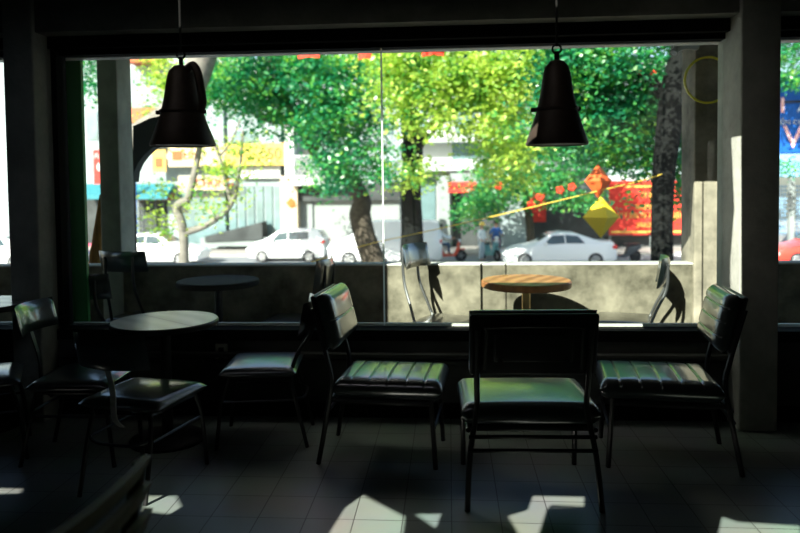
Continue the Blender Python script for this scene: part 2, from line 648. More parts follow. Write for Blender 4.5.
# added ceiling opening, out of view, shaped to put sun on the patio wall
HOLES.append(ceil_hole([Vector((wx(388, 300, YP), YP, 0.27)), Vector((wx(726, 300, YP), YP, 0.27)),
                        Vector((wx(726, 300, YP), YP, 1.35)), Vector((wx(690, 300, YP), YP, 1.35)), Vector((wx(684, 300, YP), YP, 1.0)), Vector((wx(388, 300, YP), YP, 1.0))]))
JX = wx(383, 200, 4.15)
for sx0, sx1 in ((0.02, 1.22), (1.62, wx(722, 300, 4.2))):  # added slots in the ceiling that put sun on the window sill
    HOLES.append(ceil_hole([Vector((sx0, 4.2, 0.47)), Vector((sx1, 4.2, 0.47)), Vector((sx1, 4.2, 0.53)), Vector((sx0, 4.2, 0.53))]))
# added unseen openings, cut to the outlines of the sun patches on the tiles
for poly in ([(146, 496), (176, 496), (181, 507), (170, 514), (143, 511)],
             [(363, 495), (372, 500), (405, 517), (402, 540), (322, 545), (345, 508)],
             [(415, 514), (441, 514), (436, 528)],
             [(533, 496), (584, 497), (584, 508), (547, 509), (538, 536), (520, 536), (508, 516), (528, 510)],
             [(-14, 488), (21, 489), (21, 493), (-14, 494)],
             [(722, 517), (738, 522), (800, 526), (800, 545), (716, 545)]):
    HOLES.append(ceil_hole([at_z(x, y, 0.0) for x, y in poly]))
# added unseen opening that puts a sun streak on the jamb beside the window
XJ = wx(740, 250, 3.9) + 0.01
HOLES.append(ceil_hole([Vector((XJ, 3.90, 0.42)), Vector((XJ, 4.03, 0.42)), Vector((XJ, 4.05, 0.9)), Vector((XJ, 4.0, 1.2)), Vector((XJ, 4.05, 1.6)), Vector((XJ, 3.92, 1.6))]))


def slab_with_holes(name, x0, x1, y0, y1, z, t, holes, material):
    bm = bmesh.new()
    es = []
    for loop in [[Vector((x0, y0, z)), Vector((x1, y0, z)), Vector((x1, y1, z)), Vector((x0, y1, z))]] + holes:
        vs = [bm.verts.new(p) for p in loop]
        es += [bm.edges.new((vs[i], vs[(i + 1) % len(vs)])) for i in range(len(vs))]
    bmesh.ops.triangle_fill(bm, use_beauty=True, use_dissolve=False, edges=es)
    me = bpy.data.meshes.new(name)
    bm.to_mesh(me)
    bm.free()
    me.materials.append(M[material])
    o = bpy.data.objects.new(name, me)
    COL.objects.link(o)
    return tag(o, kind='structure')


SH = Vector((-SUN_K, -1, SUN_M)) * 1.9
for i, h in enumerate(HOLES):
    cen = sum(h, Vector()) / len(h)
    hh = [p + (p - cen).normalized() * 0.004 for p in h]
    b = MB()
    n = len(hh)
    inn = hh
    outr = [p + (p - cen).normalized() * 0.04 for p in hh]
    vs = inn + [p + SH for p in inn] + outr + [p + SH for p in outr]
    fs = []
    for k in range(n):
        j = (k + 1) % n
        fs += [(k, j, n + j, n + k), (2 * n + k, 3 * n + k, 3 * n + j, 2 * n + j), (n + k, n + j, 3 * n + j, 3 * n + k)]
    b.add(vs, fs)
    struct('trim_%d' % (i + 10), b, 'ceil', smooth=False)  # added unseen shaft along the sun's path, keeps sky light out of the room
slab_with_holes('ceiling', X0, X1, YB, 4.25, ZC, 0.05, HOLES, 'ceil')

b = MB(); b.span((X0 - 0.15, YB, 0), (X0, 4.25, ZC)); struct('wall_left', b, 'wall', smooth=False)
b = MB(); b.span((X1, YB, 0), (X1 + 0.15, 4.25, ZC)); struct('wall_right', b, 'wall', smooth=False)
b = MB(); b.span((X0, YB - 0.15, 0), (X1, YB, ZC)); struct('wall_back', b, 'wall', smooth=False)

ZS = at_y(390, 328, YW).z       # sill
ZT = at_y(400, 40, YW).z        # head of the window
XL = wx(60, 200, YW)
XR = wx(727, 250, YW)
PL0, PL1 = wx(9, 250, YW - 0.17), wx(39, 250, YW - 0.17)
PR0, PR1 = wx(740, 250, YW - 0.17), wx(779.5, 250, YW - 0.17)
# wall under the windows and beam over them
b = MB()
b.span((X0, YW, 0), (X1, YW + 0.16, ZS - 0.06))
struct('wall_front', b, 'wall', smooth=False)
b = MB()
b.span((X0, YW - 0.14, ZT + 0.07), (X1, YW + 0.16, ZC))
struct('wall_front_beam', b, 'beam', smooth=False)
b = MB()
b.span((X0, YW - 0.02, ZT), (X1, YW + 0.03, ZT + 0.07))
struct('trim_1', b, 'frame', smooth=False)
b = MB()
b.rbox(((XL + XR) / 2, YW - 0.03, ZS - 0.155), (XR - XL, 0.06, 0.028), 0.005)
b.rbox(((XL + XR) / 2, YW - 0.012, ZS - 0.20), (XR - XL, 0.024, 0.03), 0.005)
struct('trim_2', b, 'wall')
b = MB(); b.span((X0, YW - 0.012, 0), (X1, YW, 0.09)); struct('baseboard_front', b, 'frame', smooth=False)
for nm, x0, x1 in (('wall_pillar_left', PL0, PL1), ('wall_pillar_right', PR0, PR1)):
    b = MB()
    b.rbox(((x0 + x1) / 2, YW, ZC / 2), (x1 - x0, 0.34, ZC), 0.012)
    struct(nm, b, 'pillar')

# windows: frame, panes, joint, sill
def window(i, x0, x1, joint=None):
    b = MB()
    b.span((x0, YW - 0.01, ZS - 0.075), (x1, YW + 0.12, ZS - 0.012))
    b.span((x0, YW + 0.05, ZT - 0.03), (x1, YW + 0.12, ZT + 0.02))
    b.span((x0, YW + 0.01, ZS), (x0 + 0.045, YW + 0.12, ZT))
    b.span((x1 - 0.045, YW + 0.01, ZS), (x1, YW + 0.12, ZT))
    fr = struct('window_%d' % i, b, 'frame', smooth=False)
    xs = [x0 + 0.03] + ([joint] if joint else []) + [x1 - 0.03]
    for k in range(len(xs) - 1):
        b = MB()
        b.add([(xs[k] + 0.002, YG, ZS - 0.01), (xs[k + 1] - 0.002, YG, ZS - 0.01), (xs[k + 1] - 0.002, YG, ZT), (xs[k] + 0.002, YG, ZT)], [(0, 1, 2, 3)])
        b.build('window_pane', 'glass', fr, smooth=False)
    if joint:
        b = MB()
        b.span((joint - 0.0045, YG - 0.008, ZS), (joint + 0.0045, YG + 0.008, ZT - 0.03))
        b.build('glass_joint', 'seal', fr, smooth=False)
    b = MB()
    b.span((x0, YW + 0.12, ZS - 0.06), (x1, YW + 0.15, ZS + 0.004))
    b.build('window_sill', 'sill', fr, smooth=False)
    b = MB()
    b.span((x0, YW + 0.12, ZT - 0.035), (x1, YW + 0.20, ZT + 0.05))
    b.build('window_head', 'sill', fr, smooth=False)


window(1, XL - 0.05, XR + 0.06, wx(383, 200, YG))
window(2, PL0 - 0.85, PL0 + 0.05)
window(3, PR1 - 0.05, PR1 + 0.85)
for nm, x0, x1 in (('wall_front_left', X0, PL0 - 0.82), ('wall_front_right', PR1 + 0.82, X1)):
    b = MB(); b.span((x0, YW - 0.005, ZS - 0.06), (x1, YW + 0.155, ZT + 0.07)); struct(nm, b, 'wall', smooth=False)

# patio
b = MB(); b.span((X0 - 3, 4.25, -0.12), (X1 + 3, YP + 0.25, -0.005)); struct('floor_patio', b, 'patio', smooth=False)
ZPT = at_y(450, 264, YP).z
b = MB(); b.span((X0 - 3, YP, -2.0), (X1 + 3, YP + 0.14, ZPT - 0.01)); struct('wall_parapet', b, 'parapet', smooth=False)
b = MB(); b.rbox((0, YP + 0.07, ZPT - 0.005), (X1 - X0 + 6, 0.15, 0.012), 0.003); struct('trim_3', b, 'cap')
b = MB(); b.span((X0 - 3, 4.23, 2.76), (X1 + 3, 6.7, 2.86)); struct('ceiling_patio', b, 'ceil', smooth=False)
# green side panel between window and outer pillar
xa, xb = wx(50, 200, 4.28), wx(84.5, 200, 4.28)
b = MB()
b.span((xa, 4.28, -0.005), (xb, 4.31, 2.76))
struct('wall_patio_left', b, 'green', smooth=False)
# outer pillars
xa, xb = wx(100, 200, YP - 0.02), wx(120, 200, YP - 0.02)
b = MB(); b.rbox(((xa + xb) / 2, YP + 0.105, 0.5), (xb - xa, 0.25, 5.0), 0.012); struct('wall_outer_pillar_left', b, 'pillar')
xa, xb = wx(694, 200, YP - 0.02), wx(726, 200, YP - 0.02)
b = MB(); b.rbox(((xa + xb) / 2, YP + 0.12, 0.5), (xb - xa, 0.3, 5.0), 0.012); struct('wall_outer_pillar_right', b, 'sunpier')
# wall outlet
p = at_y(222, 353, YW)
b = MB(); b.rbox((p.x, YW - 0.006, p.z), (0.075, 0.014, 0.115), 0.005)
t = tag(b.build('wall_outlet', 'plate'), 'pale wall outlet on the dark wall below the window', 'outlet')
b = MB(); b.rbox((p.x, YW - 0.015, p.z + 0.022), (0.032, 0.006, 0.03), 0.003); b.rbox((p.x, YW - 0.015, p.z - 0.022), (0.032, 0.006, 0.03), 0.003)
b.build('socket', 'black', t)


# ------------------------------------------------------------------ chairs
def lounge_chair(label, loc, rz, w=0.5, d=0.54, bw=0.5, leath='leather', back_lift=0.0, chan=6, bchan=4):
    """channelled vinyl chair, faces local +y"""
    t = thing('lounge_chair', label, 'chair', loc, rz)
    hs = 0.43
    b = MB()
    b.cushion(w, d, 0.095, chan, edge=0.045, groove=0.006, mtx=Matrix.Translation((0, 0.01, hs - 0.1)))
    b.build('seat', leath, t, angle=60)
    b = MB()
    b.tube([(-w / 2 + 0.006, -d / 2 + 0.03, hs - 0.055), (-w / 2 + 0.006, d / 2 - 0.01, hs - 0.055), (w / 2 - 0.006, d / 2 - 0.01, hs - 0.055),
            (w / 2 - 0.006, -d / 2 + 0.03, hs - 0.055)], 0.005, 6)
    s_ = b.build('piping', 'grey_steel', t)
    # backrest
    lean = R(14)
    bh = 0.275
    mt = Matrix.Translation((0, -d / 2 - 0.005, 0.565 + back_lift)) @ Matrix.Rotation(lean, 4, 'X') @ Matrix.Translation((0, 0, bh / 2)) @ Matrix.Rotation(-PI / 2, 4, 'X')
    # pad built flat: x width, y -> height, z -> thickness facing forward
    mt = Matrix.Translation((0, -d / 2 - 0.02, 0.565 + back_lift)) @ Matrix.Rotation(lean, 4, 'X') @ Matrix(((1, 0, 0, 0), (0, 0, 1, 0), (0, 1, 0, bh / 2), (0, 0, 0, 1)))
    b = MB()
    b.cushion(bw, bh, 0.085, bchan, edge=0.048, groove=0.006, mtx=mt, ny=48)
    b.build('backrest', leath, t, angle=60)
    # rear shell with a raised panel
    ms = Matrix.Translation((0, -d / 2 - 0.03, 0.565 + back_lift)) @ Matrix.Rotation(lean, 4, 'X')
    b = MB()
    b.rbox((0, 0.012, bh / 2), (bw, 0.024, bh), 0.018, 4, mtx=ms)
    sh = b.build('back_shell', 'backshell', t)
    b = MB()
    hw, z0, z1 = bw * 0.38, 0.03, bh - 0.05
    b.tube(smoothpts([(-hw, -0.006, z0), (-hw + 0.005, -0.006, z1 - 0.03), (-hw + 0.035, -0.006, z1), (hw - 0.035, -0.006, z1), (hw - 0.005, -0.006, z1 - 0.03), (hw, -0.006, z0)], 4), 0.008, 6, mtx=ms)
    b.rbox((0, 0.0, bh * 0.46), (bw * 0.62, 0.016, bh * 0.46), 0.008, 3, mtx=ms)
    for sx in (-1, 1):
        for zz in (0.075, bh - 0.085):
            b.lathe([(0.0, -0.004), (0.012, -0.003), (0.012, 0.006), (0.0, 0.007)], n=12, mtx=ms @ Matrix.Translation((sx * bw * 0.26, -0.01, zz)) @ Matrix.Rotation(PI / 2, 4, 'X'))
    b.build('back_panel', 'backshell', sh)
    # frame
    u = bw * 0.44
    for sx in (-1, 1):
        b = MB()
        b.tube(smoothpts([(sx * (w / 2 - 0.02), -d / 2 - 0.07, 0.0), (sx * (w / 2 - 0.035), -d / 2 - 0.03, 0.22), (sx * u, -d / 2 + 0.0, hs - 0.02),
                          (sx * u, -d / 2 - 0.02, 0.53), (sx * u, -d / 2 - 0.085, 0.565 + back_lift + bh * 0.75)], 5), 0.0125, 8)
        b.build('rear_leg', 'black', t)
        b = MB()
        b.tube([(sx * (w / 2 - 0.03), d / 2 - 0.03, 0.0), (sx * (w / 2 - 0.03), d / 2 - 0.05, hs - 0.08)], 0.0125, 8)
        b.build('front_leg', 'black', t)
        b = MB()
        b.tube([(sx * (w / 2 - 0.03), -d / 2 + 0.0, hs - 0.11), (sx * (w / 2 - 0.03), d / 2 - 0.05, hs - 0.11)], 0.011, 8)
        b.build('side_rail', 'black', t)
    b = MB()
    b.rbox((0, 0.0, hs - 0.115), (w - 0.06, d - 0.08, 0.03), 0.008)
    b.build('seat_frame', 'black', t)
    for zz, yy in ((0.245, -d / 2 - 0.035), (0.30, -d / 2 - 0.025), (0.2, d / 2 - 0.035)):
        b = MB()
        b.tube([(-w / 2 + 0.03, yy, zz), (w / 2 - 0.03, yy, zz)], 0.009, 8)
        b.build('stretcher', 'black', t)
    return t


def metal_chair(label, loc, rz, back=0.78, leath='leatherb', steel='black', padh=0.15, group=None, post=None):
    """small tube chair with a pad on two bent posts, faces local +y"""
    t = thing('tube_chair', label, 'chair', loc, rz, group)
    hs, w, d = 0.43, 0.42, 0.40
    b = MB()
    b.cushion(w, d, 0.05, 0, edge=0.04, crown=0.012, mtx=Matrix.Translation((0, 0.0, hs - 0.055)), ny=14)
    b.build('seat', leath, t, angle=60)
    # curved back pad
    b = MB()
    nx, nz = 16, 6
    z0, z1 = back - padh, back
    vs, fs = [], []
    for sgn in (1, -1):
        for k in range(nz + 1):
            for i in range(nx + 1):
                u = -1 + 2 * i / nx
                v = -1 + 2 * k / nz
                e = math.sqrt(max(0, 1 - abs(u) ** 6)) * math.sqrt(max(0, 1 - abs(v) ** 4))
                y = -d / 2 - 0.06 + 0.05 * u * u - 0.035 * (v + 1) / 2 + sgn * 0.019 * e
                vs.append((u * 0.185, y, (z0 + z1) / 2 + v * (z1 - z0) / 2))
    m = (nx + 1) * (nz + 1)
    for k in range(nz):
        for i in range(nx):
            a = k * (nx + 1) + i
            fs += [(a, a + 1, a + nx + 2, a + nx + 1), (m + a, m + a + nx + 1, m + a + nx + 2, m + a + 1)]
    b.add(vs, fs)
    b.build('backrest', leath, t, angle=70)
    for sx in (-1, 1):
        b = MB()
        legp = [(sx * 0.17, -d / 2 - 0.05, 0), (sx * 0.165, -d / 2 + 0.0, 0.22), (sx * 0.15, -d / 2 + 0.03, hs - 0.06)]
        if not post:
            legp += [(sx * 0.13, -d / 2 - 0.005, hs + 0.06), (sx * 0.11, -d / 2 - 0.075, (back + hs) / 2), (sx * 0.11, -d / 2 - 0.085, back - 0.04)]
        b.tube(smoothpts(legp, 5), 0.0105, 8)
        b.build('rear_leg', steel, t)
        b = MB()
        b.tube(smoothpts([(sx * 0.185, d / 2 + 0.02, 0), (sx * 0.18, d / 2 - 0.01, 0.25), (sx * 0.165, d / 2 - 0.045, hs - 0.06)], 5), 0.0105, 8)
        b.build('front_leg', steel, t)
        b = MB()
        b.tube([(sx * 0.165, -d / 2 + 0.02, 0.25), (sx * 0.178, d / 2 - 0.012, 0.25)], 0.007, 6)
        b.build('stretcher', steel, t)
    if post:
        b = MB()
        sp = smoothpts([(0, -d / 2 + 0.03, 0.30), (0, -d / 2 - 0.022, 0.36), (0, -d / 2 - 0.03, hs + 0.06), (0, -d / 2 - 0.07, (back + hs) / 2 + 0.03), (0, -d / 2 - 0.09, back - padh * 0.5)], 5)
        for q in range(len(sp) - 1):
            v0, v1 = sp[q], sp[q + 1]
            b.add([(-0.014, v0.y, v0.z), (0.014, v0.y, v0.z), (0.014, v1.y, v1.z), (-0.014, v1.y, v1.z), (-0.014, v0.y + 0.006, v0.z), (0.014, v0.y + 0.006, v0.z), (0.014, v1.y + 0.006, v1.z), (-0.014, v1.y + 0.006, v1.z)],
                  [(0, 1, 2, 3), (7, 6, 5, 4), (0, 4, 5, 1), (2, 6, 7, 3), (1, 5, 6, 2), (0, 3, 7, 4)])
        b.build('back_post', post, t)
    b = MB()
    b.tube(smoothpts([(-0.165, -d / 2 + 0.015, 0.26), (-0.09, -d / 2 - 0.03, 0.245), (0.09, -d / 2 - 0.03, 0.245), (0.165, -d / 2 + 0.015, 0.26)], 4), 0.007, 6)
    b.tube([(-0.155, -d / 2 + 0.03, hs - 0.065), (-0.165, d / 2 - 0.045, hs - 0.065), (0.165, d / 2 - 0.045, hs - 0.065), (0.155, -d / 2 + 0.03, hs - 0.065)], 0.009, 6, closed=True)
    b.build('seat_frame', steel, t)
    return t


def on_floor(px, py_seat, hs=0.43):
    p = at_z(px, py_seat, hs)
    return Vector((p.x, p.y, 0))


p = on_floor(524, 389)
lounge_chair('black lounge chair seen from behind, alone in the middle of the floor', p, R(2), w=0.60, d=0.46, bw=0.53, chan=0)
p = on_floor(392, 369)
lounge_chair('dark green lounge chair in front of the glass joint, its ribbed seat pointing right', p, R(-95), w=0.44, d=0.54, bw=0.44, bchan=2)
p = on_floor(656, 370)
lounge_chair('dark green lounge chair beside the right pillar, its ribbed back against it', p, R(83), w=0.46, d=0.56, bw=0.40)

p = on_floor(84, 371)
metal_chair('tube chair in front of the left pillar with small rolled back pad', p, R(-86), back=0.79, post='black')
p = on_floor(145, 388)
metal_chair('tube chair in front of the pale round table, its back turned to us', p, R(-12), back=0.74, padh=0.16, post='plate')
p = on_floor(263, 359)
metal_chair('tube chair with pale glint on its seat, back to back with the middle lounge chair', p, R(96), back=0.76, padh=0.17)

# far left and far right partial furniture
p = on_floor(-22, 372)
metal_chair('tube chair cut off by the photo edge left of the left pillar', p, R(-60), back=0.80)
p = on_floor(868, 372)
metal_chair('tube chair with glossy back cut off by the photo edge right of the right pillar', p, R(-50), back=0.9, padh=0.32)


# ------------------------------------------------------------------ round tables
def round_table(name, label, loc, r, h, top, edge, col, thick=0.03, seam=True, rz=0.0):
    t = thing(name, label, 'table', loc, rz)
    b = MB()
    prof = [(0.0, h - thick), (r - 0.006, h - thick), (r, h - thick + 0.006), (r, h - 0.006), (r - 0.006, h)]
    b.lathe(prof + [(r - 0.012, h)], n=64)
    b.build('table_edge', edge, t)
    b = MB()
    n = 48
    if seam:
        for sgn in (1, -1):
            vs = [((r - 0.01) * math.cos(a), sgn * 0.0035 + sgn * abs((r - 0.01) * math.sin(a)) * 0.995, h + 0.0015) for a in [PI * i / n for i in range(n + 1)]]
            b.add(vs, [tuple(range(len(vs)))])
    else:
        vs = [((r - 0.01) * math.cos(2 * PI * i / n), (r - 0.01) * math.sin(2 * PI * i / n), h + 0.0015) for i in range(n)]
        b.add(vs, [tuple(range(n))])
    b.build('tabletop', top, t, smooth=False)
    b = MB()
    b.lathe([(0.028, 0.03), (0.028, h - thick - 0.012)], n=20)
    b.build('column', col, t)
    b = MB()
    b.lathe([(0.0, h - thick - 0.014), (0.11, h - thick - 0.014), (0.11, h - thick)], n=24)
    b.build('mount_plate', 'black', t)
    b = MB()
    b.lathe([(0.0, 0.0), (0.2, 0.0), (0.2, 0.012), (0.19, 0.02), (0.04, 0.034), (0.0, 0.034)], n=40)
    b.build('base', 'black', t)
    return t


p = at_y(165, 320, 3.66); TH = p.z
round_table('round_table', 'pale grey round table with a seam across its top, inside by the window', (p.x, p.y, 0), 0.282, TH, 'palewood', 'black', 'black', rz=R(-38))
p = at_z(526, 280, 0.72)
YPT = min(p.y, YP - 0.36)
p = at_y(526, 280, YPT)
round_table('round_table', 'sunlit round wooden table on the patio with orange edge', (p.x, p.y, 0), 0.30, p.z, 'wood', 'woodedge', 'brass', thick=0.045, rz=R(62))
p = at_y(218, 280, YP - 0.40)
round_table('round_table', 'dark round table in shade on the patio behind the pale table', (p.x, p.y, 0), 0.29, p.z, 'darktop', 'darktop', 'black', thick=0.04, seam=False)
p = at_z(-20, 303, 0.72)
round_table('round_table', 'dark table edge cut off by the photo edge beyond the left pillar', (p.x, p.y, 0), 0.27, 0.72, 'palewood', 'black', 'black')

# patio chairs
def patio_chair(label, px, y, rz, back, steel='black', padh=0.17):
    p = at_y(px, 315, y)
    return metal_chair(label, (p.x, y, -0.005), rz, back=back, leath='leatherb', steel=steel, padh=padh)


patio_chair('patio chair with tall bent grey posts and small dark pad near the glass joint', 446, 4.92, R(-116), 0.95, 'grey_steel')
patio_chair('patio chair in profile between the wooden table and the right outer pillar', 624, 5.0, R(75), 0.86, 'grey_steel', padh=0.2)
patio_chair('patio chair with bluish glossy back pad below the left outer pillar', 143, 5.06, R(-8), 0.93, 'black', 0.15)
patio_chair('dark patio chair in the corner beside the green panel', 106, 4.60, R(-6), 0.83)
patio_chair('dark patio chair in profile behind the middle lounge chair', 292, 4.95, R(84), 0.86, padh=0.24)

# ------------------------------------------------------------------ pendant lamps
def pendant(label, px, py_bot, py_top, halfw_px, y, strap):
    pb = at_y(px, py_bot, y)
    pt = at_y(px, py_top, y)
    r = abs(wx(px + halfw_px, py_bot, y) - pb.x)
    H = pt.z - pb.z
    t = thing('pendant_lamp', label, 'lamp', (pb.x, y, pb.z))
    b = MB()
    hb = H * 0.42
    b.lathe([(r * 0.95, 0.004), (r, 0.0), (r * 1.01, 0.006), (r * 0.66, hb * 0.94), (r * 0.62, hb), (r * 0.6, hb), (r * 0.64, hb * 0.93), (r * 0.95, 0.004)], n=48)
    b.build('lamp_shade', 'lamp', t)
    b = MB()
    b.lathe([(r * 0.66, hb * 0.96), (r * 0.655, hb * 1.06), (r * 0.62, hb * 1.1), (r * 0.54, H * 0.6), (r * 0.45, H * 0.82), (r * 0.38, H * 0.92), (r * 0.22, H * 0.985), (r * 0.08, H), (0.0, H)], n=40)
    b.build('lamp_neck', 'lamp', t)
    b = MB()
    b.lathe([(r * 0.68, hb * 0.96), (r * 0.70, hb * 0.98), (r * 0.70, hb * 1.04), (r * 0.68, hb * 1.06)], n=40)
    for sx in (-1, 1):
        b.rbox((sx * r * (0.76 if sx < 0 else 0.68), 0, hb * 1.0), (r * 0.18, 0.016, 0.016), 0.004)
    b.build('clamp_ring', 'lamp', t)
    b = MB()
    b.lathe([(0.0, 0.05), (0.026, 0.05), (0.028, 0.075), (0.022, 0.10), (0.018, 0.13), (0.0, 0.13)], n=16)
    b.build('bulb', 'lampin', t)
    if strap:
        b = MB()
        b.tube(smoothpts([(r * 0.30, -0.03, H * 0.93), (r * 0.5, -0.04, H * 0.97), (r * 0.66, -0.045, H * 0.88), (r * 0.76, -0.045, H * 0.66), (r * 0.78, -0.04, hb * 1.2), (r * 0.66, -0.03, hb * 1.02)], 5), 0.016, 8)
        b.build('strap', 'lamp', t)
    b = MB()
    b.tube([(0, 0, H * 0.98), (0, 0, H + 0.03)], 0.009, 8)
    b.tube([(0.016 * math.cos(a), 0, H + 0.04 + 0.016 * math.sin(a)) for a in [2 * PI * i / 12 for i in range(12)]], 0.004, 6, closed=True)
    b.tube([(0, 0, H + 0.05), (0, 0, ZC - pb.z)], 0.0045, 6)
    b.build('cord', 'frame', t)
    return t


pendant('bell shaped dark pendant lamp hanging before the bright tree, right of the glass joint', 557, 145, 60, 31, 2.62, False)
pendant('dark pendant lamp with bent straps hanging near the left outer pillar', 183, 146, 65, 31, 2.66, True)

# ------------------------------------------------------------------ foreground slatted chair
fa, fb = at_z(152, 455, 0.742), at_z(60, 530, 0.742)
fm = (fa + fb) / 2 + (fb - fa).normalized() * 0.06
fang = math.atan2((fb - fa).y, (fb - fa).x) + PI
fwd = Vector((-math.sin(fang), math.cos(fang), 0))
fm = fm + fwd * 0.28
t = thing('wooden_chair', 'brown slatted wooden chair cut off at the bottom corner nearest to us', 'chair', (fm.x, fm.y, 0), fang)
for zc, h in ((0.72, 0.045), (0.658, 0.045), (0.59, 0.05)):
    b = MB()
    vs = []
    n = 10
    for i in range(n + 1):
        u = -1 + 2 * i / n
        vs.append((u * 0.24, -0.26 - 0.02 * (1 - u * u)))
    for i in range(n):
        (xa, ya), (xb, yb) = vs[i], vs[i + 1]
        b.add([(xa, ya, zc - h / 2), (xb, yb, zc - h / 2), (xb, yb - 0.02, zc + h / 2), (xa, ya - 0.02, zc + h / 2),
               (xa, ya + 0.022, zc - h / 2), (xb, yb + 0.022, zc - h / 2), (xb, yb + 0.002, zc + h / 2), (xa, ya + 0.002, zc + h / 2)],
              [(0, 1, 2, 3), (4, 7, 6, 5), (0, 4, 5, 1), (3, 2, 6, 7), (1, 5, 6, 2), (0, 3, 7, 4)])
    b.build('back_slat', 'slatwood', t, smooth=False)
for sx in (-1, 1):
    b = MB()
    b.tube([(sx * 0.215, -0.20, 0.0), (sx * 0.215, -0.20, 0.42), (sx * 0.215, -0.262, 0.735)], 0.017, 8)
    b.build('rear_leg', 'slatwood', t)
    b = MB()
    b.tube([(sx * 0.205, 0.2, 0.0), (sx * 0.205, 0.19, 0.41)], 0.017, 8)
    b.build('front_leg', 'slatwood', t)
b = MB()
for k in range(5):
    b.rbox((0, -0.17 + k * 0.09, 0.425), (0.45, 0.078, 0.022), 0.005)
b.build('seat', 'slatwood', t)

# ------------------------------------------------------------------ hanging decorations
def octa(label, px, py, y, hx_px, hy_px, material, mat2=None):
    c = at_y(px, py, y)
    rx = abs(wx(px + hx_px, py, y) - c.x)
    rz = abs(at_y(px, py + hy_px, y).z - c.z)
    b = MB()
    b.add([(-rx, 0, 0), (0, -rx, 0), (rx, 0, 0), (0, rx, 0), (0, 0, rz), (0, 0, -rz)],
          [(0, 1, 4), (1, 2, 4), (2, 3, 4), (3, 0, 4), (1, 0, 5), (2, 1, 5), (3, 2, 5), (0, 3, 5)], Matrix.Rotation(R(8), 4, 'Z'))
    o = b.build('paper_lantern', material, smooth=False)
    o.location = c
    tag(o, label, 'lantern', 'paper lanterns on the cord')
    b = MB()
    b.tube([(-rx * 1.005, 0, 0), (0, -rx * 1.005, 0), (rx * 1.005, 0, 0), (0, rx * 1.005, 0)], 0.004, 5, closed=True, mtx=Matrix.Rotation(R(8), 4, 'Z'))
    b.build('fold_line', mat2 or material, o)
    return o


octa('yellow diamond shaped paper lantern hanging before the white sedan', 601, 217, 9.6, 19, 21, 'yellow')
octa('orange diamond shaped paper lantern hanging just above the yellow one', 598, 181, 9.75, 14, 17, 'orange')
pts = [at_y(x, y, 9.7) for x, y in ((312, 262), (366, 245), (410, 235), (460, 224), (520, 210), (598, 191), (640, 181), (662, 174))]
b = MB()
b.tube(smoothpts(pts, 5), 0.0065, 6)
tag(b.build('hanging_rope', 'cord'), 'thin yellow rope slanting across the street view behind the glass', 'rope')
for lab, px, py, hw, hh in (('red paper decoration under the window head, leftmost of three', 309, 55, 12, 5), ('red paper decoration under the window head, small middle one', 365, 56, 7, 7),
                            ('red paper decoration under the window head, rightmost of three', 433, 53, 12, 5)):
    c = at_y(px, py, 9.6)
    k = 9.6 / FPX
    b = MB()
    hw, hh = hw * k, hh * k + 0.06
    b.add([(-hw, 0, hh), (hw, 0.02, hh), (hw * 0.9, -0.03, -0.05), (0, -0.06, -0.035), (-hw * 0.9, -0.02, -0.055), (-hw, 0.012, hh), (hw, 0.032, hh), (hw * 0.9, -0.018, -0.05), (0, -0.048, -0.035), (-hw * 0.9, -0.008, -0.055)],
          [(0, 1, 2, 3, 4), (9, 8, 7, 6, 5), (0, 5, 6, 1), (1, 6, 7, 2), (2, 7, 8, 3), (3, 8, 9, 4), (4, 9, 5, 0)])
    b.tube([(0, 0.005, hh), (0, 0.005, hh + 0.8)], 0.004, 5)
    o = b.build('paper_decoration', 'red', smooth=False)
    o.location = c
    tag(o, lab, 'decoration', 'red paper decorations')
# yellow hoop added in place of a ring lamp's reflection in the glass
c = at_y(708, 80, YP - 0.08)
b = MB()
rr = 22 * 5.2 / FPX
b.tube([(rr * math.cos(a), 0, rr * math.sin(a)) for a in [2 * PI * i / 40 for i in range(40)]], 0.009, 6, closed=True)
o = b.build('ring_reflection', 'ring')
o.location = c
tag(o, 'thin yellow hoop added as the reflection of a ring lamp in the glass', 'hoop')
b = MB()
q = [at_y(697, 47, YP - 0.05), at_y(686, 46, YP - 0.1), at_y(678, 48, YP - 0.14), at_y(674, 53, YP - 0.16)]
b.tube(smoothpts(q, 4), 0.024, 10)
tag(b.build('pipe_bracket', 'white'), 'short white bent pipe beside the top of the right outer pillar', 'pipe')

exec_street = True
# ================================================================== the street
ZG = -2.1
b = MB(); b.span((-70, 5.5, ZG - 0.1), (70, 34.0, ZG)); struct('floor_street', b, 'asphalt', smooth=False)
b = MB(); b.span((-70, 34.0, ZG - 0.1), (70, 60, ZG + 0.13)); struct('floor_pavement', b, 'pave', smooth=False)
YF = 37.5


def fp(px, py, y=YF):
    return at_y(px, py, y)


def panel(parent, name, material, x0, y0, x1, y1, front, thick=0.1, label=None):
    """box whose front face, at depth `front`, spans the given outline"""
    a, c = fp(x0, y0, front), fp(x1, y1, front)
    zt, zb = max(a.z, c.z), min(a.z, c.z)
    b = MB()
    b.span((min(a.x, c.x), front, zb), (max(a.x, c.x), front + thick, zt))
    o = b.build(name, material, parent, smooth=False)
    o.location = -parent.location
    if label:
        o['label'] = label
    return o


def building(label, px):
    p = fp(px, 250)
    return thing('building', label, 'building', (p.x, YF, ZG))


